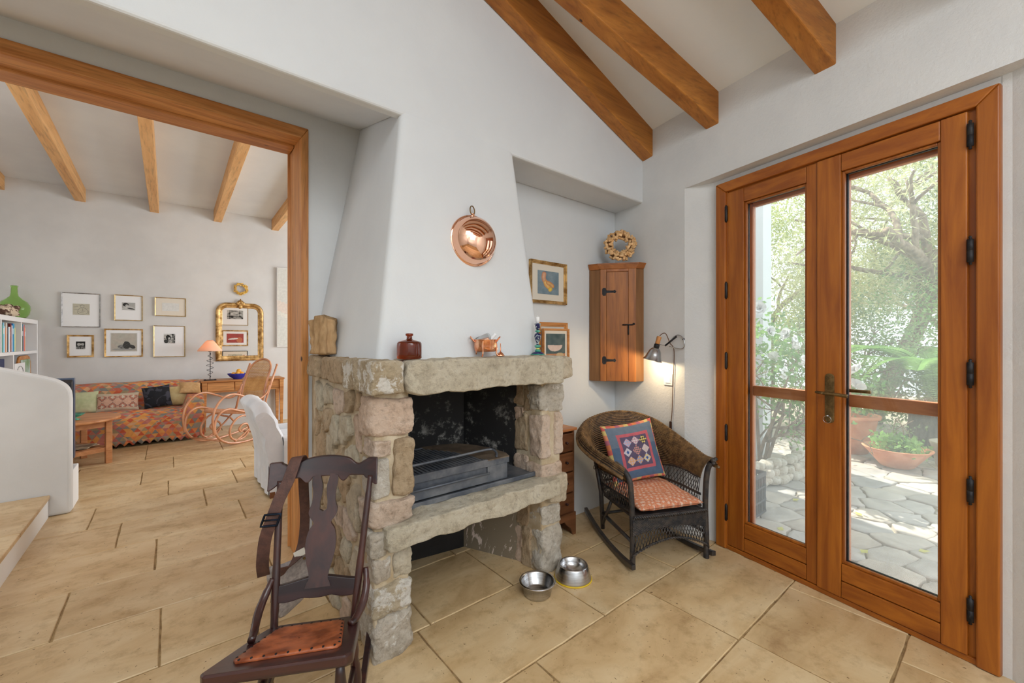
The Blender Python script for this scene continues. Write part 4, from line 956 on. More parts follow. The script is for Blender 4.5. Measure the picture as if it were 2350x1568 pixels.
MB().tube([vv(O, 1.425), vv(O+fd*.075, 1.425)], .005, 8).tube([vv(O+fd*.043, 1.425), vv(O+fd*.043+fnn*.006, 1.35)], .005, 8).sphere(vv(O+fd*.082, 1.43), .009, 8, 6).build('latch', iron, door)
# cork wreath leaning in the corner on top of the cabinet
wc = V((2.640, 1.925, 2.026)); wx = fd; wn = (fnn*.97+V((0, 0, .12))).normalized(); wz = wx.cross(wn); wz = wz if wz.z > 0 else -wz
t = thing('cork_wreath', 'wreath of wine corks standing on the corner cabinet', 'wreath', tuple(wc-V((0, 0, .12))))
corkm = mat('cork', S(186, 142, 92), S(228, 190, 142), scale=30, rough=.85, bump=.3, rnd=.18)
MB().tube([wc+wx*.083*math.cos(a)+wz*.083*math.sin(a) for a in [2*PI*k/30 for k in range(30)]], .018, 8, True).build('ring_form', mat('cork_gap_shade', S(96, 66, 38), rough=.9), t)  # dark brown puts the shade of the cork gaps into the colour
random.seed(11); cm = None
for k in range(96):
    a = 2*PI*(k*0.618034); ph = random.uniform(-1.9, 1.9); r = .083+.026*math.sin(ph)
    p = wc+wx*r*math.cos(a)+wz*r*math.sin(a)+wn*(.024*math.cos(ph))
    d = V((random.gauss(0, 1), random.gauss(0, 1), random.gauss(0, 1))).normalized()
    tn = (-wx*math.sin(a)+wz*math.cos(a)); d = (d*.8+tn*random.choice((.4, 1.2))+(wx*math.cos(a)+wz*math.sin(a))*random.uniform(-.8, .8)); d = (d-wn*d.dot(wn)*.7).normalized()
    if cm is None:
        o = MB().lathe([(.0088, -.017), (.0098, -.0155), (.0098, .0155), (.0088, .017)], (0, 0, 0), 9).build('cork', corkm, t, local=True); cm = o
    else: o = cm.copy(); COL.objects.link(o); o.parent = t
    o.location = p-t.location; o.rotation_mode = 'QUATERNION'; o.rotation_quaternion = V((0, 0, 1)).rotation_difference(d)

# ------------------------------------------------------------------ clamp lamp, switch plate, chest
t = thing('clamp_lamp', 'aluminium clamp lamp with a wooden handle hooked on the wall over the wicker chair', 'lamp', tuple(DW(-.33, -.12, 1.16)))
m0_ = DW(-.372, -.175, 1.165); top_ = DW(-.338, -.135, 1.355); axl = (top_-m0_).normalized()
MB().lathe([(.068, .0), (.066, .004), (.055, .022), (.048, .045), (.040, .070), (.028, .088), (.020, .094), (.019, .0935), (.027, .086), (.038, .069), (.0465, .045), (.054, .022), (.066, .001)], m0_, 32, axl).build('shade', alu, t)
MB().lathe([(.019, .092), (.019, .118), (.016, .122)], m0_, 20, axl).build('socket', iron, t)
MB().lathe([(.014, .12), (.016, .13), (.015, .15), (.017, .170), (.014, .176), (.001, .177)], m0_, 20, axl).build('handle', casing_m['z'], t)
MB().sphere(m0_+axl*.055, .026, 12, 8).build('bulb', emis('lamp_bulb', (1, .78, .5, 1), 12), t)
hk = m0_+axl*.18
MB().tube(cr([m0_+axl*.125, DW(-.30, -.12, 1.275), DW(-.27, -.09, 1.325), DW(-.235, -.075, 1.345), DW(-.20, -.07, 1.32), DW(-.19, -.07, 1.27), DW(-.22, -.07, 1.25), DW(-.29, -.10, 1.265)], 6), .0032, 6).build('clamp_wire', alu, t)
MB().sphere(DW(-.20, -.066, 1.315), .008, 8, 6).tube([DW(-.305, -.125, 1.27), DW(-.245, -.08, 1.335)], .006, 6).build('clamp_screw', iron, t)
MB().tube(cr([hk, hk+V((.01, -.02, .018)), DW(-.30, -.12, 1.35), DW(-.285, -.10, 1.29), DW(-.275, -.07, 1.23), DW(-.285, -.07, 1.0), DW(-.295, -.068, .8), DW(-.315, -.068, .62), DW(-.32, -.07, .3)], 8), .0028, 6).build('cord', mat('brown_cord', S(92, 60, 36), rough=.6), t)
MB().box(DW(-.303, -.072, .715), (.014, .014, .055), rz=-.19).build('cord_switch', mat('dark_brown_plastic', S(54, 30, 20), rough=.4), t, bev=.003)
l = bpy.data.lights.new('lamp_light', 'POINT'); l.energy = 3.6; l.color = (1, .76, .45); l.shadow_soft_size = .02
lo = bpy.data.objects.new('lamp_light', l); COL.objects.link(lo); lo.location = m0_-axl*.004
sw = thing('socket_plate', 'white wall plate low behind the clamp lamp cord', 'wall plate', tuple(DW(-.33, -.065, 1.03)))
MB().hexa([DW(-.368, -.061, .992), DW(-.292, -.061, .992), DW(-.292, -.069, .992), DW(-.368, -.069, .992), DW(-.368, -.061, 1.072), DW(-.292, -.061, 1.072), DW(-.292, -.069, 1.072), DW(-.368, -.069, 1.072)]).build('plate', white_m, sw, bev=.002)
MB().hexa([DW(-.352, -.069, 1.008), DW(-.308, -.069, 1.008), DW(-.308, -.073, 1.008), DW(-.352, -.073, 1.008), DW(-.352, -.069, 1.056), DW(-.308, -.069, 1.056), DW(-.308, -.071, 1.056), DW(-.352, -.071, 1.056)]).build('rocker', white_m, sw, bev=.001)
t = thing('small_chest', 'small reddish wooden chest of drawers squeezed behind the right pier', 'chest of drawers', (1.98, 2.0, 0))
X0, X1, Y0, Y1 = 1.80, 2.125, 1.92, 2.10
cs = MB().bb(X0, X0+.014, Y0, Y1, .0, .70).bb(X1-.014, X1, Y0, Y1, 0, .70).bb(X0, X1, Y1-.01, Y1, .12, .70)
cs.build('carcass', chestwood, t, bev=.002); MB().bb(X0-.01, X1+.014, Y0-.014, Y1, .70, .718).build('top', tablewood, t, bev=.003)
zz = [.150, .285, .425, .56, .69]
for a, b_ in zip(zz[:-1], zz[1:]):
    dr = MB().bb(X0+.015, X1-.015, Y0-.004, Y0+.1, a+.003, b_-.007).build('drawer', chestwood, t, bev=.003)
    for xx in (X0+.085, X1-.085): MB().lathe([(.009, 0), (.007, .004), (.005, .008), (.009, .014), (.006, .019), (.001, .02)], (xx, Y0-.004, (a+b_)/2), 14, (0, -1, 0)).build('knob', darkwood, dr)
MB().prism([(0, .15), (X1-X0, .15), (X1-X0, .0), (X1-X0-.028, .0), (X1-X0-.05, .05), (X1-X0-.085, .075), (X1-X0-.11, .105), (.11, .105), (.085, .075), (.05, .05), (.028, 0), (0, 0)], (X0, Y0, 0), (1, 0, 0), (0, 0, 1), .014).build('bracket_base', chestwood, t)
t = thing('iron_candle_holder', 'black iron candle holder on the small chest', 'candle holder', (1.90, 1.955, .718))
MB().lathe([(.03, 0), (.028, .006), (.006, .010), (.005, .07), (.014, .075), (.005, .08), (.005, .13), (.018, .137), (.005, .142), (.004, .16)], (1.90, 1.955, .718), 14).build('stem', iron, t)
for sg in (-1, 1): MB().tube(cr([(1.90, 1.955, .80), (1.90+sg*.035, 1.95, .79), (1.90+sg*.05, 1.95, .815), (1.90+sg*.045, 1.95, .84)], 5), .004, 6).build('arm', iron, t)

# ------------------------------------------------------------------ dog bowls
t = thing('dog_bowl', 'straight-sided steel dog bowl, nearer of the two on the floor', 'bowl', (1.463, 1.575, .0))
MB().lathe([(.001, .001), (.066, .001), (.070, .006), (.082, .062), (.090, .066), (.094, .070), (.092, .073), (.085, .073), (.079, .066), (.068, .014), (.06, .010), (.050, .008), (.047, .006), (.001, .006)], (1.463, 1.575, 0), 48).build('basin', steel, t)
t = thing('dog_bowl', 'flared steel dog bowl with a yellow base ring beside the right pier', 'bowl', (1.715, 1.560, .0))
MB().lathe([(.101, .004), (.100, .012), (.081, .073), (.078, .078), (.073, .079), (.069, .076), (.064, .055), (.052, .030), (.001, .026)], (1.715, 1.56, 0), 48).build('basin', steel, t)
MB().lathe([(.100, .0), (.104, .001), (.104, .006), (.100, .007)], (1.715, 1.56, 0), 48).build('rubber_ring', mat('yellow_rubber', S(214, 180, 40), rough=.5), t)

# ------------------------------------------------------------------ leather-seat rocking chair (front left)
t = thing('rocking_chair', 'dark stained vase-back rocking chair with a studded orange leather seat, nearest the camera', 'chair', (.31, 1.4175, 0), math.radians(-27.3))
def BP(x, l, d=0): return V((x, .15+.14*l+d, .33+.49*l-.29*0))
def zs(y): return .375-.29*y*-1*-1 if False else .375+(-.29)*y
def lpart(mb, name, m, par=None, **k): return mb.build(name, m, par or t, local=True, **k)
outl = [(-.205, -.145), (-.19, -.165), (.165, -.165), (.182, -.145), (.165, .10), (.155, .145), (.12, .165), (-.10, .165), (-.135, .145), (-.15, .10)]
def slab(poly, tk, dz=0):
    n = len(poly); a = [V((p[0], p[1], zs(p[1])+dz)) for p in poly]; b = [q-V((0, 0, tk)) for q in a]
    return MB().add(a+b, [tuple(range(n)), tuple(range(2*n-1, n-1, -1))]+[(i, n+i, n+(i+1) % n, (i+1) % n) for i in range(n)], None, False)
seat = lpart(slab(outl, .034), 'seat', darkwood, bev=.007, seg=3)
pad = [(-.130, -.118), (.130, -.108), (.140, -.09), (.115, .105), (.105, .115), (-.085, .115), (-.097, .10), (-.142, -.10)]
mbp = MB(); n = len(pad); cxp, cyp = 0, 0
def padr(s_, dz): return [V((p[0]*s_, p[1]*s_+.0, zs(p[1]*s_)+dz)) for p in pad]
fine = []
for i in range(n):
    a, b = V((*pad[i], 0)), V((*pad[(i+1) % n], 0)); k = max(1, int((b-a).length/.03))
    for j in range(k): fine.append(a.lerp(b, j/k))
nf = len(fine); lv = [(1.0, .0005), (1.0, .006), (.96, .010), (.85, .011), (.6, .008), (.3, .007), (.02, .0065)]
vs = [V((p.x*s_, p.y*s_, zs(p.y*s_)+dz)) for s_, dz in lv for p in fine]
mbp.add(vs, [(i*nf+k, i*nf+(k+1) % nf, (i+1)*nf+(k+1) % nf, (i+1)*nf+k) for i in range(len(lv)-1) for k in range(nf)])
lpad = lpart(mbp, 'leather_pad', leather, seat)
st = None
for k in range(0, nf, 1):
    p = fine[k]*.95
    if st is None: st = lpart(MB().lathe([(.0042, 0), (.0036, .0022), (.001, .003)], (0, 0, 0), 7), 'stud', iron, seat); s1 = st
    else: s1 = st.copy(); COL.objects.link(s1); s1.parent = seat
    s1.location = (p.x, p.y, zs(p.y)+.0085)
def topz(x):   # crest rail top
    u = x/.19; return .845+.014*(abs(u) < .55)*math.cos(u/.55*PI/2)-.018*math.exp(-((abs(u)-.62)/.12)**2)+.004*(abs(u) > .8)
def botz(x):
    u = abs(x)/.19
    if u < .24: return .786
    if u < .44: return .786-.016*math.sin((u-.24)/.2*PI)-.004
    if u < .75: return .782+.004
    return .765+.012*math.cos((u-.75)/.25*PI)
rail = MB(); N = 60
def railfn(u, v, side):
    x = -.178+.382*u; xx = x-.013; z = botz(xx)*(1-v)+topz(xx)*v; l = (z-.33)/.49; curve = .03*(1-(xx/.19)**2)
    return V((x, .15+.14*l+curve+side*.009, z))
vs = []
for u in range(N+1):
    for v, s_ in ((0, -1), (1, -1), (1, 1), (0, 1)): vs.append(railfn(u/N, v, s_))
rail.add(vs, [(4*i+k, 4*i+(k+1) % 4, 4*i+4+(k+1) % 4, 4*i+4+k) for i in range(N) for k in range(4)]+[(3, 2, 1, 0), tuple(4*N+k for k in range(4))], None, False)
lpart(rail, 'crest_rail', darkwood, bev=.004)
hwp = [(.795, .046), (.76, .045), (.735, .040), (.70, .041), (.675, .049), (.655, .046), (.635, .031), (.625, .033), (.61, .044), (.58, .051), (.545, .050), (.51, .043), (.48, .034), (.46, .032), (.45, .038), (.435, .042)]
sp_ = MB(); vs = []; fs = []
HW = cr([(w_, 0, z) for z, w_ in hwp], 3)
def splat_pt(x, z, side): l = (z-.33)/.49; return V((.013+x, .15+.14*l+.026*min(1, max(0, (z-.43)/.3))+side*.006, z))
def band(fl, fr_):
    o = len(sp_.v)
    L_ = [(fl(q), q.z) for q in HW]; 
    vs = []; m = len(L_)
    for q in HW:
        a, b = fl(q), fr_(q)
        for x, s_ in ((a, -1), (b, -1), (b, 1), (a, 1)): vs.append(splat_pt(x, q.z, s_))
    sp_.add(vs, [(4*i+k, 4*i+(k+1) % 4, 4*i+4+(k+1) % 4, 4*i+4+k) for i in range(m-1) for k in range(4)]+[(3, 2, 1, 0), tuple(4*(m-1)+k for k in range(4))], None, False)
def notch(z): return .0 if z < .668 else (.013 if z < .70 else .013-.006*math.sin((z-.70)/.085*PI)+.002*(z > .76))
band(lambda q: -q.x, lambda q: -notch(q.z)); band(lambda q: notch(q.z), lambda q: q.x)
lpart(sp_, 'splat', darkwood_z)
lr = MB(); vs = []
for i in range(41):
    u = i/40; x = -.135+.29*u; e = .5*(1+math.cos((u-.5)*2*PI)); zt = .452+.014*e; zb = .405-.006*abs(math.sin(3*PI*u)); 
    for z, s_ in ((zb, -1), (zt, -1), (zt, 1), (zb, 1)): l = (z-.33)/.49; vs.append(V((x, .15+.14*l+.012*e+s_*.008, z)))
lr.add(vs, [(4*i+k, 4*i+(k+1) % 4, 4*i+4+(k+1) % 4, 4*i+4+k) for i in range(40) for k in range(4)]+[(3, 2, 1, 0), tuple(160+k for k in range(4))], None, False)
lpart(lr, 'cross_rail', darkwood, bev=.003)
for x0, x1 in ((-.118, -.140), (.138, .182)):
    p = [BP(x0+(x1-x0)*l, l) for l in (-.06, .1, .25, .5, .75, .93)]
    lpart(MB().tube(cr(p, 5), [.0125, .0135, .0135, .012, .0115, .010], 12), 'back_post', darkwood_z)
for sg, P in ((-1, [(-.133, .185, .478), (-.147, .162, .44), (-.155, .12, .405), (-.15, .07, .378), (-.142, .025, .377)]), (1, [(.172, .195, .478), (.178, .165, .43), (.172, .13, .39), (.155, .09, .365), (.140, .065, .362)])):
    lpart(MB().tube(cr(P, 6), [.010, .0125, .0135, .0125, .0115], 12), 'hip_rest', darkwood_z)
for sx in (-1, 1):
    xx = .165*sx-.01
    arc = [V((xx*1.02, y, .035+.42*(y-.02)**2)) for y in [-.38+.06*k for k in range(15)]]
    rn = MB(); vs = []
    for q in arc:
        for dx, dz in ((-.011, 0), (.011, 0), (.011, .034), (-.011, .034)): vs.append(q+V((dx, 0, dz-.035)))
    m = len(arc); rn.add(vs, [(4*i+k, 4*i+(k+1) % 4, 4*i+4+(k+1) % 4, 4*i+4+k) for i in range(m-1) for k in range(4)]+[(3, 2, 1, 0), tuple(4*(m-1)+k for k in range(4))], None, False)
    lpart(rn, 'rocker', darkwood, bev=.003)
    zf, zb_ = .035+.42*(.16)**2, .035+.42*.13**2
    for y0, y1, x1 in ((-.125, -.14, .150*sx-.008), (.12, .15, .125*sx+.01)):
        ztop = zs(y0)-.034; xt = x1; z1 = .0+.42*(y1-.02)**2+.03
        q = [V((xt, y0, ztop)).lerp(V((xx, y1, z1)), k/10) for k in range(11)]
        lpart(MB().tube(q, [.011, .014, .017, .018, .013, .016, .018, .017, .013, .010, .009], 10), 'leg', darkwood_z)
for z, y in ((.20, -.128), (.12, -.132)): lpart(MB().tube([V((-.150, y, z)), V((0, y, z)), V((.138, y, z))], [.008, .011, .008], 8), 'stretcher', darkwood)
for sx in (-1, 1): lpart(MB().tube([V((.150*sx-.008, -.12, .16)), V((.140*sx, .14, .17))], .009, 8), 'stretcher', darkwood)
lpart(MB().tube([V((-.13, .14, .2)), V((.13, .14, .2))], .009, 8), 'stretcher', darkwood)
# bag hanging on the chair
bg = thing('hanging_bag', 'grey suede bag on a brown leather strap hung over the rocking chair back', 'bag', (.31, 1.4175, 0), math.radians(-27.3))
def ribbon(pts, wvec, wd, tk=.002, n=6):
    P = cr(pts, n); mb = MB(); vs = []
    for i, p in enumerate(P):
        T_ = (P[min(i+1, len(P)-1)]-P[max(i-1, 0)]).normalized(); wv = wvec[0].lerp(wvec[1], i/(len(P)-1)) if isinstance(wvec, tuple) else wvec
        wv = (wv-T_*wv.dot(T_)).normalized(); nn_ = T_.cross(wv)*tk
        for a, b in ((-1, -1), (1, -1), (1, 1), (-1, 1)): vs.append(p+wv*wd/2*a+nn_*b)
    m = len(P); mb.add(vs, [(4*i+k, 4*i+(k+1) % 4, 4*i+4+(k+1) % 4, 4*i+4+k) for i in range(m-1) for k in range(4)]+[(3, 2, 1, 0), tuple(4*(m-1)+k for k in range(4))], None, False)
    return mb
wv = V((.9, .15, .3))
rib = ribbon([(-.08, .345, .845), (-.082, .325, .860), (-.088, .292, .858), (-.106, .262, .79), (-.128, .240, .735), (-.150, .225, .665), (-.170, .225, .60), (-.184, .240, .51), (-.192, .275, .445)], (V((1, 0, .15)), V((.95, .3, .05))), .040)
lpart(rib, 'strap', strapleather, bg, bev=.001)
lpart(ribbon([(-.08, .345, .845), (-.082, .362, .79), (-.086, .39, .70), (-.09, .42, .60), (-.095, .425, .52), (-.102, .415, .47), (-.115, .39, .44), (-.135, .345, .425), (-.165, .31, .43)], (V((1, 0, 0)), V((.6, .5, .6))), .036), 'strap', strapleather, bg, bev=.001)
bc = V((-.150, .222, .668))
rr_ = [bc+V((a*.026, 0, b*.020)) for a, b in ((-1, -1), (1, -1), (1, 1), (-1, 1))]
for q in rr_: q.y += -.004; q.x += (q.z-.668)*.35
lpart(MB().tube([rr_[0].lerp(rr_[1], k/4) for k in range(4)]+[rr_[1].lerp(rr_[2], k/4) for k in range(4)]+[rr_[2].lerp(rr_[3], k/4) for k in range(4)]+[rr_[3].lerp(rr_[0], k/4) for k in range(4)], .0042, 8, True).tube([rr_[0].lerp(rr_[3], .5), rr_[1].lerp(rr_[2], .5)], .003, 6), 'buckle', bluesteel, bg)
bagp = [(-.209, .352, .425), (-.165, .375, .432), (-.117, .43, .425), (-.089, .47, .41), (-.072, .475, .30), (-.10, .485, .24), (-.141, .48, .20), (-.188, .435, .185), (-.20, .39, .28)]
Pb = [V(p) for p in bagp]; cb = sum(Pb, V((0, 0, 0)))/9
bm = MB(); F = cr(Pb, 3, True); m = len(F)
vs = F+[cb+(p-cb)*.9+V((.006, -.012, 0)) for p in F]+[cb+(p-cb)*.5+V((.008, -.016, 0)) for p in F]+[cb+V((.008, -.017, 0))]
vs += [cb+(p-cb)*.9+V((-.004, .012, 0)) for p in F]+[cb+V((-.006, .02, 0))]
bm.add(vs, [(k, (k+1) % m, m+(k+1) % m, m+k) for k in range(m)]+[(m+k, m+(k+1) % m, 2*m+(k+1) % m, 2*m+k) for k in range(m)]+[(2*m+k, 2*m+(k+1) % m, 3*m) for k in range(m)]
       + [((k+1) % m, k, 3*m+1+k, 3*m+1+(k+1) % m) for k in range(m)]+[(3*m+1+(k+1) % m, 3*m+1+k, 4*m+1) for k in range(m)])
lpart(bm, 'pouch', suede, bg)
lpart(MB().box((-.104, .402, .455), (.044, .008, .026), rot=Matrix.Rotation(-.45, 3, 'Y') @ Matrix.Rotation(-.35, 3, 'X')), 'clasp', cream_m, bg, bev=.002)
lpart(MB().lathe([(.006, 0), (.005, .004), (.001, .005)], (-.095, .435, .418), 10, (.2, -.9, .3)), 'snap', bronze, bg)

# ------------------------------------------------------------------ wicker rocker
WL = (2.257, 1.286, 0); WR = math.radians(-22.9)
t = thing('wicker_rocking_chair', 'dark wicker rocking chair with a rolled back in the corner by the glass doors', 'chair', WL, WR)
SEATZ = .30
rim = cr([(-.262, .075, .555), (-.30, .16, .588), (-.335, .32, .625), (-.335, .46, .675), (-.25, .575, .745), (-.06, .60, .792), (.12, .585, .785), (.235, .50, .745), (.28, .36, .685), (.285, .20, .635), (.275, .06, .600), (.272, -.01, .598)], 10)
low = cr([(-.235, .080, .475), (-.245, .16, .478), (-.25, .30, .470), (-.24, .42, .460), (-.19, .485, .44), (-.05, .50, .42), (.09, .495, .42), (.185, .455, .44), (.225, .34, .470), (.235, .20, .485), (.230, .09, .480), (.232, .035, .478)], 10)
outr = [p+V((p.x*.10, (p.y-.25)*.12, -.045)) for p in rim]
def onc(C_, u):
    f_ = u*(len(C_)-1); i = min(int(f_), len(C_)-2); return C_[i].lerp(C_[i+1], f_-i)
def band_pt(u, v):       # v 0 outer roll ... 1 lower inside edge
    a, b, c_ = onc(outr, u), onc(rim, u), onc(low, u)
    if v < .22:
        s_ = v/.22; top = b+V((b.x*.03, (b.y-.25)*.03, .018)); return a*(1-s_)**2+top*2*s_*(1-s_)+b*s_*s_
    s_ = (v-.22)/.78; ins = b.lerp(c_, .35)+V((b.x*-.10, (b.y-.2)*-.02, .012)); return b*(1-s_)**2+ins*2*s_*(1-s_)+c_*s_*s_
weave = MB(); ROWS = 34; NW = 96
for r in range(ROWS):
    v = (r+.5)/ROWS; pts = []
    for k in range(NW*2+1):
        u = k/(NW*2); p = band_pt(u, v)
        du = band_pt(min(1, u+.004), v)-band_pt(max(0, u-.004), v); dv = band_pt(u, min(1, v+.02))-band_pt(u, max(0, v-.02))
        nn_ = du.cross(dv); nn_ = nn_.normalized() if nn_.length > 1e-9 else V((0, 0, 1))
        pts.append(p+nn_*.0026*(1 if (k+r) % 2 else -1))
    weave.tube(pts, .0040, 5)
lpart(weave, 'woven_back', wicker_b)
lin_ = MB().grid(lambda u, v: band_pt(u, v), 90, 16)
lpart(lin_, 'back_lining', wicker_d)
for C_, r_ in ((outr, .008), (low, .0065)): lpart(MB().tube(C_, r_, 8), 'rim_cane', wicker_b if r_ > .007 else wicker_d)
sf = cr([(-.232, .055, SEATZ+.01), (-.235, .20, SEATZ+.01), (-.225, .38, SEATZ+.01), (-.18, .455, SEATZ+.01), (0, .48, SEATZ+.01), (.17, .44, SEATZ+.01), (.21, .34, SEATZ+.01), (.228, .18, SEATZ+.01), (.232, .03, SEATZ+.01)], 10)
lat = MB()
for k in range(52):
    u0 = k/51
    for du in (.055, -.055):
        if 0 <= u0+du <= 1: lat.tube([onc(low, u0), onc(low, u0+du*.5).lerp(onc(sf, u0+du*.5), .5)+V((0, 0, .0)), onc(sf, u0+du)], .0023, 5)
lpart(lat, 'side_lattice', wicker_d, kind='stuff')
mid = [onc(low, u/60).lerp(onc(sf, u/60), .62) for u in range(61)]
lpart(MB().tube(mid, .0045, 6).tube([p+V((0, 0, .008)) for p in mid], .0035, 6), 'side_binding', wicker_d); lpart(MB().tube(sf, .007, 8), 'seat_cane', wicker_d)
# seat board and front skirt
sp2 = [(-.238, .03), (.242, .01), (.215, .40), (.1, .46), (-.1, .47), (-.22, .40)]
n = len(sp2); a = [V((p[0], p[1], SEATZ)) for p in sp2]; b = [q-V((0, 0, .018)) for q in a]
lpart(MB().add(a+b, [tuple(range(n)), tuple(range(2*n-1, n-1, -1))]+[(i, n+i, n+(i+1) % n, (i+1) % n) for i in range(n)], None, False), 'seat_board', blackwood, bev=.004)
def sk(u, v):
    x = -.243+.488*u; y = .022-.018*u-.010*math.sin(PI*u)-.012*v; zb_ = .075+.085*math.sin(PI*min(1, max(0, u)))**.8
    return V((x*(1+.05*v), y, (SEATZ-.004)*(1-v)+zb_*v))
skirt = MB()
for r in range(15):
    v = .06+.42*r/14; skirt.tube([sk(k/80, v)+V((0, -.0028*(1 if (k+r) % 2 else -1), 0)) for k in range(81)], .0042, 5)
lpart(skirt, 'woven_skirt', wicker_d)
lpart(MB().grid(lambda u, v: sk(u, .04+v*.45)+V((0, .003, 0)), 20, 4), 'skirt_lining', wicker_d)
sl = MB()
for k in range(27):
    u0 = k/26
    for du in (.07, -.07):
        if 0 <= u0+du <= 1: sl.tube([sk(u0, .48), sk(u0+du, 1)], .0026, 5)
lpart(sl, 'skirt_lattice', wicker_d, kind='stuff')
br = MB()
for ph in (0, PI): br.tube([sk(k/120, .01)+V((0, -.006+.006*math.cos(k*.9+ph), .006*math.sin(k*.9+ph))) for k in range(121)], .0055, 6)
for ph in (0, PI): br.tube([sk(k/120, 1)+V((0, -.001+.004*math.cos(k*.8+ph), .004*math.sin(k*.8+ph))) for k in range(121)], .0042, 6)
lpart(br, 'braid', wicker_d)
def wrapped(pts, r):
    P = cr(pts, 8); L_ = sum((P[i+1]-P[i]).length for i in range(len(P)-1)); n = max(20, int(L_/.0032)); Q = [onc(P, i/n) for i in range(n+1)]
    return MB().tube(Q, [r*(1+.09*(i % 2)) for i in range(n+1)], 10)
lpart(wrapped([(-.240, .03, .0), (-.238, .03, .14), (-.238, .035, .30), (-.243, .038, .42), (-.250, .045, .50), (-.262, .085, .548), (-.285, .14, .575)], .0155), 'front_post', wicker_d)
lpart(wrapped([(.252, .008, .0), (.250, .006, .14), (.247, .01, .30), (.248, .006, .44), (.255, .0, .53), (.268, -.01, .575)], .0155), 'front_post', wicker_d)
lpart(MB().sphere((.278, -.018, .590), .017, 10, 8).sphere((.292, -.022, .598), .012, 8, 6).sphere((.274, -.024, .574), .012, 8, 6), 'arm_knot', wicker_d)
for sx in (-1, 1):
    lpart(MB().tube([V((.215*sx, .42, .06)), V((.222*sx, .43, .30)), V((.235*sx if sx > 0 else -.262, .455, .56))], [.014, .015, .012], 10), 'rear_post', blackwood)
    lpart(MB().tube([V((.225*sx, .40, .10)), V((.22*sx, .30, .285))], .010, 8), 'brace', blackwood)
    lpart(MB().tube([V((.245*sx, .03, .155)), V((.215*sx, .42, .16))], [.010, .014, .013, .010], 8), 'stretcher', blackwood)
    rn = MB(); vs = []; m = 24
    for i in range(m+1):
        u = i/m; y = -.035+.74*u; x = sx*(.272-.075*u) ; z = .30*(y-.27)**2*(1 if y < .27 else 1.05)+.000
        for dx, dz in ((-.013, 0), (.013, 0), (.013, .030), (-.013, .030)): vs.append(V((x+dx, y, z+dz)))
    rn.add(vs, [(4*i+k, 4*i+(k+1) % 4, 4*i+4+(k+1) % 4, 4*i+4+k) for i in range(m) for k in range(4)]+[(3, 2, 1, 0), tuple(4*m+k for k in range(4))], None, False)
    lpart(rn, 'rocker', blackwood, bev=.004)
lpart(MB().tube([V((-.21, .42, .16)), V((.21, .42, .16))], .010, 8), 'stretcher', blackwood)
lpart(MB().tube(cr([(-.262, .40, .49), (-.283, .41, .485), (-.280, .42, .46), (-.255, .42, .465)], 6), .0022, 6), 'loose_cane', wicker_d)
# cushions
def cushion(mb, c_, X, Y, w_, h_, tk, n=40, paint=None, pinch=.06, border=None):
    c_, X, Y = V(c_), V(X).normalized(), V(Y).normalized(); Z = X.cross(Y).normalized()
    def f(u, v, side):
        a, b = 2*u-1, 2*v-1; e = max(0, (1-a*a)*(1-b*b)); hgt = tk/2*e**.42
        pa = a*(1-pinch*(1-b*b)); pb = b*(1-pinch*(1-a*a))
        wr_ = .004*noise.noise(V((a*4, b*4, tk*50)))*(e > .02)
        return c_+X*pa*w_/2+Y*pb*h_/2+Z*side*(hgt+wr_+.001)
    mb.grid(lambda u, v: f(u, v, 1), n, n, (lambda u, v: paint(u, v)) if paint else None)
    mb.grid(lambda u, v: f(1-u, v, -1), n, n, (lambda u, v: paint(1-u, v)) if paint else None); return mb
def orange_print(u, v):
    q = noise.noise(V((u*46+v*10, v*46-u*8, 3)))
    w_ = math.sin(u*64+v*30+3*noise.noise(V((u*9, v*9, 0))))*math.sin(v*58-u*22+2*noise.noise(V((u*7, v*7, 8))))
    if w_ > .38: return (.78, .52, .40, 1)
    if q > .28: return (.60, .18, .10, 1)
    return (.72, .27, .14, 1) if q > -.2 else (.66, .33, .20, 1)
sc1 = thing('seat_cushion', 'orange and cream printed seat cushion on the wicker rocking chair', 'cushion', (0, 0, 0))
def WW(p):   # wicker-local to world
    return V(WL)+Matrix.Rotation(WR, 3, 'Z') @ V(p)
RM = Matrix.Rotation(WR, 3, 'Z')
sc1.location = WW((.0, .22, SEATZ))
mb = cushion(MB(), WW((.01, .205, SEATZ+.048)), RM @ V((1, 0, .0)), RM @ V((0, 1, .05)), .43, .41, .085, 130, orange_print, .03)
mb.build('cover', paint_fab, sc1)
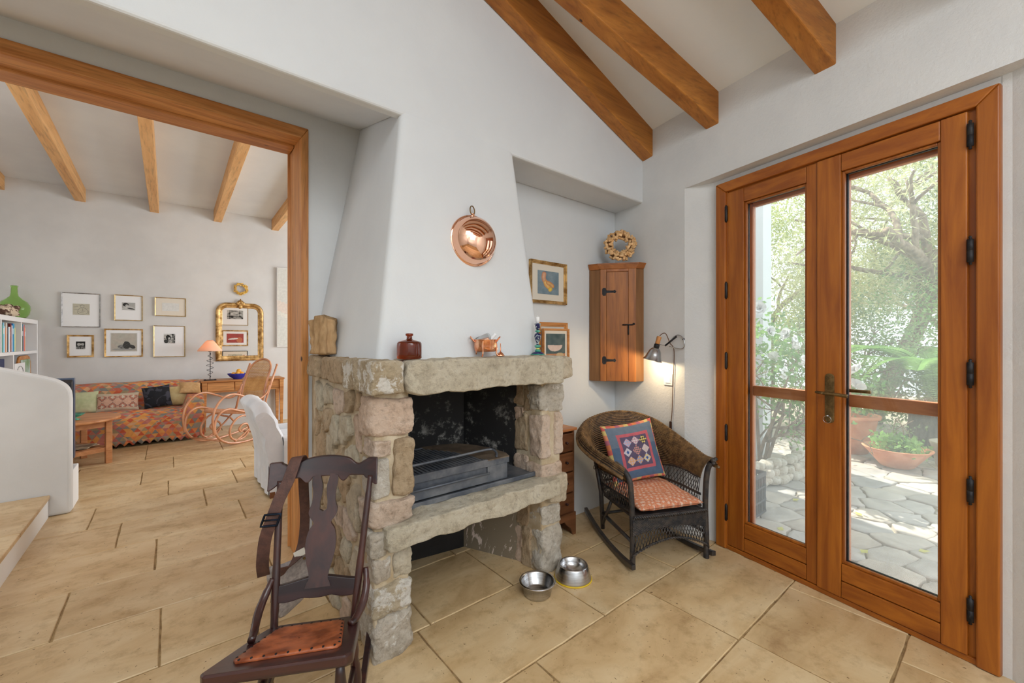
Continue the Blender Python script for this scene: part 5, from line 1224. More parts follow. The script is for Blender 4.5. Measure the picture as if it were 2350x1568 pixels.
def patchwork(u, v):
    x, y = (u-.5)*2, (v-.5)*2; ax_, ay = abs(x), abs(y)
    if max(ax_, ay) > .90:
        k = int((x if ay > ax_ else y)*6+10) % 5; return [(.72, .15, .12, 1), (.78, .25, .10, 1), (.55, .16, .22, 1), (.80, .30, .16, 1), (.75, .58, .22, 1)][k]
    if max(ax_, ay) > .64: return (.10, .16, .26, 1) if y < 0.2 else (.17, .22, .29, 1)
    if max(ax_, ay) > .53: return (.62, .14, .17, 1)
    p, q = (x+y), (x-y); base = (.13, .10, .17, 1)
    cs = [(-.30, .32), (.02, .36), (.35, .35), (-.38, 0), (.36, .03), (-.30, -.33), (.02, -.32), (.34, -.30)]
    for i, (cx2, cy2) in enumerate(cs):
        d = abs(x-cx2)+abs(y-cy2)
        if d < .165:
            if i in (3, 7) and d < .06: return (.05, .13, .40, 1)
            pp = int(((x-cx2)+(y-cy2))*11+50) % 2; qq = int(((x-cx2)-(y-cy2))*11+50) % 2
            pal = [((.72, .45, .50, 1), (.45, .50, .70, 1)), ((.75, .66, .68, 1), (.60, .35, .42, 1)), ((.82, .68, .22, 1), (.07, .05, .05, 1)), ((.74, .68, .74, 1), (.66, .62, .68, 1)), ((.75, .62, .56, 1), (.70, .58, .60, 1)), ((.8, .45, .2, 1), (.7, .5, .5, 1)), ((.78, .42, .18, 1), (.35, .42, .66, 1)), ((.80, .58, .22, 1), (.62, .66, .74, 1))][i]
            return pal[(pp+qq) % 2]
    d = abs(x-.0)+abs(y-.02)
    if d < .19: return (.70, .30, .30, 1) if (int((x+y)*14+50)+int((x-y)*14+50)) % 2 else (.12, .14, .14, 1)
    return base
pc = thing('patchwork_cushion', 'patchwork cushion with pink and blue borders leaning in the wicker rocking chair', 'cushion', tuple(WW((-.02, .33, SEATZ+.09))))
px_ = RM @ V((.985, .0, .10)); py_ = RM @ V((-.10, .30, .93))
cushion(MB(), WW((-.03, .355, SEATZ+.275)), px_, py_, 0.385, .385, .12, 150, patchwork, .07).build('cover', paint_fab, pc)

# ------------------------------------------------------------------ far room
def interp(P, s_):
    f_ = s_*(len(P)-1); i = min(int(f_), len(P)-2); k = f_-i; return P[i][0]*(1-k)+P[i+1][0]*k, P[i][1]*(1-k)+P[i+1][1]*k
profA = [(6.935, .05), (6.945, .24), (6.955, .36), (7.0, .425), (7.16, .43), (7.34, .405), (7.41, .42), (7.455, .56), (7.51, .715), (7.57, .755), (7.66, .75), (7.70, .70)]
profB = [(6.94, .05), (6.93, .30), (6.94, .50), (7.0, .575), (7.16, .585), (7.34, .58), (7.42, .60), (7.46, .65), (7.51, .72), (7.57, .745), (7.66, .74), (7.70, .70)]
pa_ = cr([(p[0], p[1], 0) for p in profA], 5); pb_ = cr([(p[0], p[1], 0) for p in profB], 5)
sofa = thing('sofa', 'long low sofa almost hidden under the orange kilim', 'sofa', (-.45, 7.35, 0))
MB().bb(-1.20, .34, 6.97, 7.66, .04, .38).build('base', mat('dark_upholstery', S(60, 40, 34), rough=.9), sofa, bev=.02)
MB().bb(-1.20, .34, 7.58, 7.68, .38, .70).build('back', mat('dark_upholstery_back', S(60, 40, 34), rough=.9), sofa, bev=.03)
kl = thing('kilim_throw', 'orange and grey patterned kilim draped over the whole sofa', 'throw', (-.45, 6.93, 0))
kb = MB()
NU, NV = 110, len(pa_)-1
def kfn(u, v):
    x = -1.24+1.60*u; i = int(round(v*NV)); a, b = pa_[i], pb_[i]; w_ = max(0, min(1, (x-.13)/.06)); w_ = w_*w_*(3-2*w_)
    y, z = a.x*(1-w_)+b.x*w_, a.y*(1-w_)+b.y*w_
    e = noise.noise(V((x*3.2, v*6, 1)))*.014+noise.noise(V((x*9, v*9, 4)))*.005
    if v < .08: z = z+(.0 if i else (-.035+.05*abs(((x*13) % 1)-.5)*2)); 
    drop = max(0, (x-.325)/.035)
    return V((x, y+e*.8-(.012*math.sin(x*9) if v < .25 else 0), z+e-.03*drop*drop*(v > .1)))
kb.grid(kfn, NU, NV, uvfn=lambda u, v: (1.6*u, v*2.0))
def kside(u, v):   # end of the sofa, u along depth, v down
    i = int(round(u*NV)); p = pb_[i]; z = p.y*(1-v)+(.10 if i < NV*.8 else .3)*v
    return V((.358+.010*math.sin(u*22)*v+.008*v, p.x+.004*math.sin(v*9), max(.06, z-.03*(1-v))))
kb.grid(kside, NV, 12, uvfn=lambda u, v: (2.2+u*1.2, v*.7))
kb.build('cloth', kilim_m, kl, solid=.006)
def pil(name, label, c_, X, Y, w_, h_, tk, mm, paint=None, n=30, pinch=.06, group=None):
    t = thing(name, label, 'cushion', (c_[0], c_[1], c_[2]-h_/2), group=group); cushion(MB(), c_, X, Y, w_, h_, tk, n, paint, pinch).build('cover', mm, t); return t
def kpil(u, v):
    x, y = abs((u*4) % 1-.5)*2, abs((v*2) % 1-.5)*2
    if abs(v-.5) > .34: return (.62, .50, .36, 1)
    d = x+y
    return (.66, .56, .44, 1) if d < .4 else ((.52, .20, .13, 1) if d < .75 else ((.24, .17, .15, 1) if d < .95 else (.70, .42, .30, 1)))
def scroll(u, v):
    x, y = u*5+1.2*noise.noise(V((u*4, v*4, 0))), v*5+1.2*noise.noise(V((u*4, v*4, 9)))
    return (.012, .013, .018, 1) if math.sin(x*1.9+2.2*math.sin(y*1.5))*math.cos(y*1.7+1.8*math.sin(x*1.3)) > -.05 else (.055, .055, .075, 1)
pil('sofa_cushion', 'flat faded kilim-patterned cushion at the left of the sofa', (-.50, 7.22, .535), (1, -.05, 0), (.0, .30, .95), .40, .235, .10, paint_fab, kpil)
pil('sofa_cushion', 'dark blue-black cushion with scrolling pattern on the sofa', (-.125, 7.20, .575), (.985, -.05, .12), (-.12, .30, .95), .285, .285, .12, paint_fab, scroll, 60)
creamf = mat('cream_fabric', S(206, 186, 138), S(190, 166, 116), scale=9, rough=.95, bump=.2, bscale=160)
pil('sofa_cushion', 'plain cream cushion tucked behind the scroll cushion', (.045, 7.30, .56), (1, 0, .05), (0, .3, .95), .34, .27, .10, creamf, None)
pil('sofa_cushion', 'tan cushion lying over the right arm of the sofa', (.22, 7.30, .66), (1, 0, -.08), (0, .8, .6), .24, .22, .08, mat('tan_fabric', S(196, 158, 112), S(176, 138, 92), scale=9, rough=.95), None)
pil('sofa_cushion', 'pale green cushion at the far left end of the sofa', (-.83, 7.25, .555), (1, 0, 0), (0, .3, .95), .30, .27, .10, mat('sage_fabric', S(166, 172, 132), S(186, 186, 150), scale=9, rough=.95), None)
# round side table
t = thing('side_table', 'round wooden side table with a lower shelf in front of the sofa', 'table', (-.83, 6.30, 0))
MB().lathe([(.001, .462), (.40, .462), (.415, .468), (.418, .478), (.415, .488), (.405, .492), (.001, .492)], (-.83, 6.30, 0), 56).build('tabletop', tablewood, t)
legs = [(-.505, 6.20), (-.74, 6.62), (-1.15, 6.42), (-.93, 5.99)]
for x, y in legs: MB().box((x, y, .231), (.052, .052, .462), rz=.3).build('leg', tablewood, t, bev=.004)
for i in range(4):
    a, b = V((*legs[i], 0)), V((*legs[(i+1) % 4], 0)); d = (b-a); MB().box(((a.x+b.x)/2, (a.y+b.y)/2, .425), (d.length-.05, .02, .07), rz=math.atan2(d.y, d.x)).build('apron', tablewood, t)
    MB().box(((a.x+b.x)/2, (a.y+b.y)/2, .15), (d.length-.05, .022, .045), rz=math.atan2(d.y, d.x)).build('rail', tablewood, t)
MB().prism([(legs[i][0]*.94-.05, legs[i][1]*.94+.378) for i in range(4)][::-1], (0, 0, .18), (1, 0, 0), (0, 1, 0), -.016).build('shelf', tablewood, t)
t = thing('green_bowl', 'small blue-green footed bowl on the round side table', 'bowl', (-.80, 6.22, .492))
MB().lathe([(.001, 0), (.045, 0), (.05, .006), (.02, .016), (.018, .026), (.05, .038), (.085, .062), (.082, .064), (.045, .043), (.001, .034)], (-.76, 6.18, .492), 32).build('basin', mat('teal_glaze', S(40, 110, 96), S(70, 150, 120), scale=18, rough=.2), t)
t = thing('magazines', 'loose magazines lying on the shelf of the round side table', 'magazine', (-.78, 6.3, .183), kind='stuff')
mb = MB(); [mb.box((-.78+dx, 6.28+dy, .186+.006*i), (.20, .27, .005), rz=r_) for i, (dx, dy, r_) in enumerate(((0, 0, .3), (.03, .02, .9), (.05, -.05, -.2)))]
mb.build('paper', mat('glossy_paper', S(196, 180, 150), S(120, 110, 96), scale=12, rough=.4), t)
# television behind the half wall
t = thing('television', 'flat television seen edge-on behind the curved half wall', 'television', (-1.05, 4.80, .30))
tvb = mat('tv_black_plastic', S(28, 30, 36), rough=.35); tvg = mat('tv_glare_bezel', S(76, 90, 112), S(60, 72, 92), scale=2, rough=.3)  # blue-grey bezel colour stands in for glare on the screen
MB().bb(-1.52, -.594, 4.84, 4.90, .36, 1.005).build('bezel', tvg, t, bev=.004)
MB().hexa([(-1.50, 4.77, .36), (-.60, 4.77, .36), (-.60, 4.84, .345), (-1.50, 4.84, .345), (-1.50, 4.78, .97), (-.60, 4.78, .97), (-.60, 4.84, .995), (-1.50, 4.84, .995)]).build('back_housing', tvb, t, bev=.006)
MB().bb(-1.49, -.62, 4.90, 4.903, .39, .975).build('screen', tvb, t)
MB().bb(-1.30, -.80, 4.76, 4.91, .301, .315).bb(-1.1, -1.0, 4.80, 4.87, .31, .37).build('stand', tvb, t)
# bookcase
t = thing('bookcase', 'white cube bookcase against the left end of the far wall', 'bookcase', (-1.53, 6.9, 0))
bx = MB(); X0, X1 = -1.78, -1.27
bx.bb(X0, X1, 5.60, 7.785, 1.515, 1.565).bb(X0, X1, 7.745, 7.785, 0, 1.515); bx.bb(X0, X0+.01, 5.6, 7.75, .05, 1.515)
bx.build('carcass', white_m, t, bev=.002)
for z in (1.155, .83, .42, .05): MB().bb(X0+.01, X1-.002, 5.60, 7.745, z, z+.035).build('shelf', white_m, t, bev=.002)
for y in (7.03, 6.31, 5.61): MB().bb(X0+.01, X1-.001, y, y+.03, 1.19, 1.515).build('divider', white_m, t, bev=.002)
for y in (6.73, 6.0): MB().bb(X0+.01, X1-.001, y, y+.03, .865, 1.155).build('divider', white_m, t, bev=.002)
bc_ = [(228, 214, 190), (40, 60, 50), (90, 170, 150), (140, 200, 226), (190, 220, 232), (220, 140, 90), (234, 226, 214), (36, 34, 40), (170, 196, 216), (236, 230, 226), (120, 40, 34), (214, 226, 240), (24, 120, 190), (60, 170, 200), (236, 232, 160),
       (232, 222, 196), (50, 44, 40), (226, 224, 216), (80, 96, 80), (120, 170, 200), (210, 60, 50), (238, 190, 160)]
bnames = 'cream,dark green,sea green,light blue,pale blue,orange,ivory,black,grey-blue,white,dark red,ice blue,bright blue,turquoise,pale yellow,buff,charcoal,off-white,moss green,sky blue,red,peach'.split(',')
random.seed(5); y = 6.37
for i, c_ in enumerate(bc_):
    if i == 15: y = 7.09
    th_ = random.uniform(.026, .040); hh = random.uniform(.25, .305); dp = random.uniform(.15, .2)
    fmb = mat('book_'+bnames[i].replace(' ', '_'), S(*c_, 1.1), rough=.55)
    o = thing('book', bnames[i]+(' book upright on the top shelf of the white bookcase, ' if i < 15 else ' slim book in the right-hand top cubby of the bookcase, ')+('tall' if hh > .28 else 'shorter')+' spine', 'book', (-1.4, y+th_/2, 1.19), group='books in the white bookcase')
    MB().bb(-1.29-dp, -1.29, y, y+th_, 1.191, 1.191+hh).build('cover', fmb, o, bev=.002)
    if i % 3 == 0: MB().bb(-1.292, -1.2892, y+.004, y+th_-.004, 1.191+hh*.62, 1.191+hh*.82).build('spine_label', matboard, o)
    y += th_+.002
t = thing('binder', 'dark blue binder in the lower left cubby of the bookcase', 'binder', (-1.4, 6.5, .865))
MB().bb(-1.62, -1.31, 6.42, 6.62, .866, 1.12).build('cover', mat('navy_binder', S(26, 40, 84), rough=.5), t, bev=.004)
t = thing('wooden_photo_frame', 'orange wood frame with rounded corners in the lower right cubby', 'picture frame', (-1.32, 7.4, .865))
fo = MB(); O = V((-1.325, 7.10, .868)); rd = [(x_, y_) for x_, y_ in ((0, 0), (.56, 0), (.55, .19), (.50, .25), (.42, .268), (.12, .268), (.05, .25), (.01, .19))]
fo.prism(rd, O, (0, 1, 0), (0, 0, 1), .02); fo.build('frame', casing_m['x'], t, bev=.006)
MB().bb(-1.303, -1.299, 7.18, 7.58, .91, 1.09).build('picture', mat('green_landscape_print', S(120, 150, 100), S(180, 196, 190), scale=8, rough=.5), t)
t = thing('white_card', 'white greeting card with a ring motif standing in the lower right cubby', 'card', (-1.36, 7.0, .865))
MB().bb(-1.288, -1.283, 6.84, 7.26, .866, 1.06).build('card', white_m, t)
MB().tube([(-1.282, 7.05+.12*math.cos(a), .955+.07*math.sin(a)) for a in [2*PI*k/28 for k in range(28)]], .004, 6, True).build('ring_motif', silver, t)
t = thing('green_demijohn', 'big green glass demijohn on top of the white bookcase', 'bottle', (-1.40, 7.45, 1.566))
MB().lathe([(.001, .006), (.06, .0), (.095, .014), (.120, .055), (.129, .11), (.126, .15), (.105, .195), (.065, .232), (.036, .262), (.029, .30), (.026, .365), (.031, .368), (.032, .385), (.026, .387), (.022, .365), (.025, .30), (.032, .264), (.062, .228), (.101, .192), (.122, .15), (.125, .11), (.116, .058), (.092, .02), (.06, .007), (.001, .012)], (-1.40, 7.45, 1.566), 48).build('glass_body', greenglass, t)
ob = MB().rock(-1.43, -1.30, 6.80, 7.22, 1.567, 1.70, 5, .03, 12, 3)
tag(ob.build('driftwood_lump', mat('speckled_driftwood', S(90, 62, 48), S(206, 188, 164), scale=22, detail=3, lo=.45, hi=.52, rough=.9, bump=.5)), 'speckled brown and cream rock beside the green demijohn', 'rock')
# console table, lamp, fruit
t = thing('console_table', 'old pine console table with two drawers under the mirror', 'table', (.88, 7.56, 0))
MB().bb(.345, 1.405, 7.36, 7.775, .708, .733).build('tabletop', consolewood, t, bev=.005)
for x, y in ((.385, 7.40), (1.365, 7.40), (.385, 7.74), (1.365, 7.74)):
    s_ = -1 if x < .8 else 1
    MB().hexa([(x-.018, y-.018, 0), (x+.018, y-.018, 0), (x+.018, y+.018, 0), (x-.018, y+.018, 0), (x-.03, y-.028, .708), (x+.03, y-.028, .708), (x+.03, y+.028, .708), (x-.03, y+.028, .708)]).build('leg', consolewood, t, bev=.003)
MB().bb(.41, 1.34, 7.73, 7.75, .57, .708).bb(.38, .40, 7.42, 7.73, .57, .708).bb(1.35, 1.37, 7.42, 7.73, .57, .708).bb(.415, 1.335, 7.40, 7.414, .556, .575).build('apron', consolewood, t)
for a, b in ((.418, .742), (.752, 1.04), (1.05, 1.332)): MB().bb(a, b, 7.388, 7.42, .578, .704).build('drawer', consolewood, t, bev=.003)
LX, LY = .458, 7.52
t = thing('coil_lamp', 'table lamp with a coiled wire stem and cream cone shade on the console table', 'lamp', (LX, LY, .733))
MB().bb(LX-.075, LX+.075, LY-.06, LY+.06, .735, .742).sphere((LX-.06, LY-.05, .742), .012, 8, 6).sphere((LX+.06, LY-.05, .742), .012, 8, 6).build('base', iron, t)
MB().tube([(LX, LY, .74), (LX+.004, LY, .95), (LX, LY, 1.17)], .004, 6).build('stem', iron, t)
MB().tube([(LX+(.006+.036*math.sin(PI*min(1, k/95))**.6)*math.cos(k*.33), LY+.04*math.sin(k*.33)*math.sin(PI*min(1, k/95))**.6, .78+.0036*k) for k in range(100)], .003, 6).build('coil', iron, t)
MB().lathe([(.02, 0), (.022, .02), (.012, .035)], (LX, LY, 1.15), 12).build('socket', iron, t)
def shade_mat():
    s = NT('lampshade_cloth'); out = s.t.nodes['Material Output']; s.b.inputs['Base Color'].default_value = S(232, 196, 170); s.b.inputs['Roughness'].default_value = .9
    tl_ = s.n('ShaderNodeBsdfTranslucent'); tl_.inputs[0].default_value = (.9, .66, .5, 1); mx_ = s.n('ShaderNodeMixShader'); mx_.inputs[0].default_value = .22
    s.l(s.b.outputs[0], mx_.inputs[1]); s.l(tl_.outputs[0], mx_.inputs[2]); s.l(mx_.outputs[0], out.inputs[0]); return s.m
MB().lathe([(.150, 1.158), (.148, 1.172), (.056, 1.30), (.034, 1.318), (.033, 1.316), (.054, 1.298), (.146, 1.171)], (LX, LY, 0), 40).build('lamp_shade', shade_mat(), t)
l = bpy.data.lights.new('table_lamp_light', 'POINT'); l.energy = 5; l.color = (1, .68, .38); l.shadow_soft_size = .025
lo = bpy.data.objects.new('table_lamp_light', l); COL.objects.link(lo); lo.location = (LX, LY, 1.225)
bcx, bcy = .80, 7.53
t = thing('fruit_bowl', 'cobalt blue bowl on the console table holding oranges', 'bowl', (bcx, bcy, .733))
MB().lathe([(.001, 0), (.055, 0), (.06, .008), (.10, .035), (.132, .075), (.135, .085), (.130, .084), (.098, .042), (.055, .014), (.001, .012)], (bcx, bcy, .733), 40, sy=.8).build('basin', mat('cobalt_glaze', S(34, 50, 150), S(60, 60, 160), scale=8, rough=.15), t)
orm = mat('orange_peel', S(240, 150, 30, 1.1), S(250, 176, 60, 1.1), scale=6, rough=.4, bump=.2, bscale=80, rnd=.08); o1 = None
for i, (dx, dy, dz, lab) in enumerate(((-.055, -.01, .075, 'orange at the left of the blue bowl'), (-.005, -.03, .088, 'orange in the front middle of the blue bowl'), (.05, .0, .08, 'orange at the right of the blue bowl'), (.0, .045, .078, 'orange at the back of the blue bowl'), (.015, .01, .122, 'topmost orange in the blue bowl'))):
    if o1 is None: o1 = MB().sphere((0, 0, 0), .032, 16, 10, (1, 1, .93)).build('orange', orm); o_ = o1
    else: o_ = o1.copy(); COL.objects.link(o_)
    o_.location = (bcx+dx, bcy+dy, .733+dz); tag(o_, lab, 'fruit', 'oranges in the blue bowl')
# bentwood rocker
BO = (.741, 6.33, 0)
t = thing('bentwood_rocker', 'bentwood rocking chair with cane seat and tall cane back', 'chair', BO, math.atan2(.54, .84))
lt = t
def bt(pts, y=0, r=.0135, n=7, nm='bent_frame'): return lpart(MB().tube(cr([(p[0], y+(p[2] if len(p) > 2 else 0), p[1]) for p in pts], n), r, 10), nm, bent, lt)
runner = [(.60, .115), (.40, .045), (.183, .012), (0, .0), (-.174, .02), (-.305, .085), (-.375, .19), (-.378, .31), (-.315, .415), (-.20, .447), (-.05, .40), (.10, .362), (.26, .352)]
runner = [(a, b+.0135) for a, b in runner]
armc = [(.38, .70), (.335, .60), (.23, .535), (.12, .548), (.02, .588), (-.13, .638), (-.26, .618), (-.36, .52), (-.405, .39), (-.398, .25), (-.385, .18)]
scr = [(.26, .20), (.20, .265), (.10, .305), (0, .350), (-.11, .315), (-.185, .21), (-.172, .10), (-.087, .055), (.017, .078), (.075, .165), (.043, .232), (-.017, .237), (-.065, .188), (-.04, .15), (-.015, .165)]
brace = [(-.13, .045), (-.04, .09), (.10, .19), (.22, .30), (.30, .38)]
for y in (0, .5):
    bt(runner, y, .0145); bt(armc, y, .013); bt(scr, y+.004, .0125); bt(brace, y-.003, .011)
    lpart(MB().tube([V((.27, y, .30)), V((.33, y, .52)), V((.41, y, .74)), V((.50, y, .97))], [.014, .013, .015, .012], 10), 'back_post', bent)
    lpart(MB().sphere((.502, y, .975), .016, 10, 8), 'knob', bent)
lpart(MB().tube([V((-.30, 0, .09)), V((-.30, .5, .09))], .012, 8).tube([V((.36, 0, .045)), V((.36, .5, .045))], .012, 8).tube([V((.27, 0, .33)), V((.27, .5, .33))], .012, 8), 'stretcher', bent)
def canes():
    s = NT('woven_cane'); out = s.t.nodes['Material Output']; s.b.inputs['Roughness'].default_value = .6
    tc = s.n('ShaderNodeTexCoord'); sep = s.n('ShaderNodeSeparateXYZ'); s.l(tc.outputs['UV'], sep.inputs[0]); hs = []
    for i in (0, 1):
        m_ = s.n('ShaderNodeMath', operation='MULTIPLY'); m_.inputs[1].default_value = 2*PI*62; s.l(sep.outputs[i], m_.inputs[0]); sn = s.n('ShaderNodeMath', operation='SINE'); s.l(m_.outputs[0], sn.inputs[0]); hs.append(sn.outputs[0])
    mn = s.n('ShaderNodeMath', operation='MINIMUM'); s.l(hs[0], mn.inputs[0]); s.l(hs[1], mn.inputs[1]); gt = s.n('ShaderNodeMath', operation='GREATER_THAN'); gt.inputs[1].default_value = .25; s.l(mn.outputs[0], gt.inputs[0])
    nn_ = s.noise(tc.outputs['UV'], 6, 3); s.l(s.ramp(nn_, [(.35, S(176, 126, 66)), (.65, S(208, 164, 104))]), s.b.inputs['Base Color'])
    tr = s.n('ShaderNodeBsdfTransparent'); mx_ = s.n('ShaderNodeMixShader'); s.l(gt.outputs[0], mx_.inputs[0]); s.l(s.b.outputs[0], mx_.inputs[1]); s.l(tr.outputs[0], mx_.inputs[2]); s.l(mx_.outputs[0], out.inputs[0]); return s.m
cane = canes()
bk0, bk1 = V((.315, .25, .43)), V((.515, .25, 1.05)); bd = (bk1-bk0); bl = bd.length; bdn = bd.normalized()
def bpt(a, s_): return bk0+bdn*(s_*bl)+V((0, a*.195, 0))+V((-.035*math.sin(PI*s_), 0, 0))
def hw_(s_):
    e = 1.0
    if s_ < .16: e = math.sqrt(max(0, 1-((.16-s_)/.16)**2))*.95+.05
    if s_ > .72: e = math.sqrt(max(0, 1-((s_-.72)/.28)**2))
    return e
lpart(MB().grid(lambda u, v: bpt((2*v-1)*hw_(u)*.97, u), 30, 10, uvfn=lambda u, v: (u*.62, (v-.5)*hw_(u)*.38+.5)), 'cane_back', cane)
ez = [(1-math.cos(PI*k/40))/2 for k in range(41)]
loop = [bpt(-hw_(e_), e_) for e_ in ez]+[bpt(hw_(e_), e_) for e_ in ez[-2:0:-1]]
lpart(MB().tube(loop, .015, 10, True), 'back_frame', bent)
sl_ = [V((-.24+.27+(.30)*math.cos(a), .25+.235*math.sin(a), .385-.045*math.cos(a))) for a in [2*PI*k/32 for k in range(32)]]
lpart(MB().tube(sl_, .016, 10, True, flat=1.3), 'seat_frame', bent)
lpart(MB().grid(lambda u, v: V((.03+.30*v*math.cos(2*PI*u), .25+.235*v*math.sin(2*PI*u), .383-.045*v*math.cos(2*PI*u)-.012*(1-v*v))), 32, 6, uvfn=lambda u, v: (.4+.3*v*math.cos(2*PI*u), .4+.235*v*math.sin(2*PI*u))), 'cane_seat', cane)
# white slipcovered armchair
t = thing('white_armchair', 'white slipcovered armchair beside the pine door, seen from behind', 'armchair', (1.05, 4.3, 0))
cloth = mat('white_slipcover', S(218, 219, 222), S(206, 208, 212), scale=4, rough=.9, bump=.35, bscale=7, bdist=.02)
def soft(name, f, nu, nv): return MB().grid(f, nu, nv)
def backslab(u, v):   # closed loop cross-section swept along Y
    yy_ = 3.93+.74*v; e = 1-max(0, abs(v-.5)*2-.86)/.14*.22
    L_ = cr([(.635, 0, .03), (.625, 0, .28), (.585, 0, .50), (.525, 0, .70), (.515, 0, .765), (.560, 0, .80), (.62, 0, .79), (.665, 0, .72), (.74, 0, .52), (.80, 0, .30), (.80, 0, .03)], 4)
    p = onc(L_, u); q = V((.66, 0, .42)); p = q+(p-q)*(e if p.z > .1 else 1)
    wr_ = .010*noise.noise(V((p.x*9, yy_*7, p.z*9)))+.020*math.sin(p.z*38+yy_*14)*(p.z > .3)*noise.noise(V((p.x*5, yy_*5, p.z*5)))
    return V((p.x+wr_, yy_+wr_*.5, p.z))
ab = MB().grid(backslab, 44, 30)
for vv_ in (0, 1):
    ring_ = [backslab(i/44, vv_) for i in range(45)]; ab.add(ring_, [tuple(range(45)) if vv_ == 0 else tuple(range(44, -1, -1))])
ab.build('back_cover', cloth, t)
def armslab(u, v, y0, y1):
    L_ = cr([(0, y0, .0), (0, y0-.008, .12), (0, y0, .40), (0, y0+.02, .475), (0, (y0+y1)/2, .495), (0, y1-.02, .475), (0, y1, .40), (0, y1, .0)], 5)
    p = onc(L_, u); x = .74+.72*v; pl_ = .012*math.sin(x*42)*max(0, (.16-p.z)/.16)*(1 if p.y < (y0+y1)/2 else -1)
    return V((x, p.y+pl_+.006*noise.noise(V((x*6, p.z*8, p.y*5))), p.z+.004*math.sin(x*20)))
for y0, y1 in ((3.90, 4.06), (4.54, 4.70)):
    am = MB().grid(lambda u, v: armslab(u, v, y0, y1), 36, 30); am.add([armslab(i/36, 1, y0, y1) for i in range(37)], [tuple(range(37))])
    am.build('arm_cover', cloth, t)
def skf(u, v):
    x = .612+.20*u; return V((x, 3.905-.012*math.sin(u*9), .20*(1-v)+.02*v))
MB().grid(lambda u, v: V((.628+.006*math.sin(v*26), 3.92+.76*v, .02+.25*(1-u))), 6, 40).build('skirt', cloth, t)
MB().bb(.80, 1.44, 4.06, 4.54, .05, .36).build('seat_base', cloth, t, bev=.03, seg=3)
MB().bb(.76, 1.46, 4.07, 4.53, .34, .46).build('seat_cushion', cloth, t, bev=.05, seg=4)
for x, y in ((.66, 3.95), (1.38, 3.95), (.66, 4.65), (1.38, 4.65)): MB().bb(x-.02, x+.02, y-.02, y+.02, 0, .05).build('foot', chestwood, t)

# ------------------------------------------------------------------ outside
tr_ = struct('terrace', MB().hexa([(2.25, -4, -.10), (14, -4, -.10), (14, 8, -.10), (2.45, 8, -.10), (2.25, -4, -.035), (14, -4, -.035), (14, 8, -.035), (2.45, 8, -.035)]), mat('earth_joints', S(128, 118, 100), S(160, 150, 132), scale=8, rough=.95), 'terrace of irregular grey flagstones outside the glass doors', 'paving')
flag = NT('grey_flagstone'); flag.b.inputs['Roughness'].default_value = .8
_v = flag.coords(); _f = flag.noise(_v, 3, 7, .65, .8); _c = flag.ramp(_f, [(.3, S(142, 136, 130)), (.5, S(166, 160, 152)), (.7, S(190, 182, 172))])
_oi = flag.n('ShaderNodeObjectInfo'); _t = flag.ramp(_oi.outputs['Random'], [(0, (.78, .79, .83, 1)), (.5, (.94, .92, .91, 1)), (1, (1, .92, .84, 1))])
flag.l(flag.mix(1.0, _c, _t, 'MULTIPLY'), flag.b.inputs['Base Color']); flag.bump(flag.noise(_v, 14, 7, .7), .5, .01); flag = flag.m
random.seed(31); pts = []
yy_ = -.55
while yy_ < 2.5:
    xx_ = 2.62+.16*random.random()
    while xx_ < 6.9:
        pts.append((xx_+random.uniform(-.07, .07), yy_+random.uniform(-.07, .07))); xx_ += random.uniform(.20, .34) if xx_ < 4.5 else random.uniform(.3, .5)
    yy_ += .21
pts = pts[:]
cells = voronoi([p for p in pts], [(2.50, -.65), (7.0, -.65), (7.0, 2.6), (2.50, 2.6)], .012)
nfl = 0
for i, cp_ in enumerate(cells):
    c_ = V((sum(p[0] for p in cp_)/len(cp_), sum(p[1] for p in cp_)/len(cp_), 0))
    if c_.dot(DN) < 2.62+.0: continue
    nfl += 1
    if nfl > 298: break
    MB().polystone(cp_, (0, 0, -.036), (1, 0, 0), (0, 1, 0), random.uniform(.018, .032), i, .0035, .013, ((1.0, 0), (.998, .85), (.975, 1.0), (.7, 1.0), (.35, 1.0))).build('flagstone', flag, tr_)
# white house corner
struct('wall_outside', MB().bb(5.25, 5.5, 1.865, 5.0, -.04, 4.6), plaster, 'bright white corner of the house outside the left pane', 'wall')
# leaf builder
def leaves(mb, cs, n, R, ln, wd, sq=(1, 1, 1), droop=0, jit=1):
    for c_ in cs:
        c_ = V(c_)
        for k in range(n):
            d = V((random.gauss(0, 1), random.gauss(0, 1), random.gauss(0, 1))); d = d.normalized()*R*random.random()**.45
            p = c_+V((d.x*sq[0], d.y*sq[1], d.z*sq[2])); a = V((random.gauss(0, 1), random.gauss(0, 1), random.gauss(0, .8)-droop)).normalized(); s2 = a.orthogonal().normalized(); s2 = (Matrix.Rotation(random.uniform(0, 6.28), 3, a) @ s2)*wd*random.uniform(.7, 1.2); L_ = ln*random.uniform(.7, 1.3)
            mb.add([p, p+a*L_*.5+s2, p+a*L_, p+a*L_*.5-s2], [(0, 1, 2, 3)], None, False)
    return mb
lf1 = leafy('leaf_yellow_green', S(142, 156, 82), S(200, 204, 130)); lf2 = leafy('leaf_grey_green', S(104, 128, 84), S(160, 176, 124)); lf3 = leafy('leaf_pale_needles', S(168, 172, 120), S(214, 212, 164)); lf4 = leafy('leaf_fresh', S(96, 140, 70), S(150, 186, 110))
bark = mat('brown_bark', S(110, 90, 74), S(160, 140, 120), scale=18, rough=.95, bump=.6, stretch=(1, 1, .3))
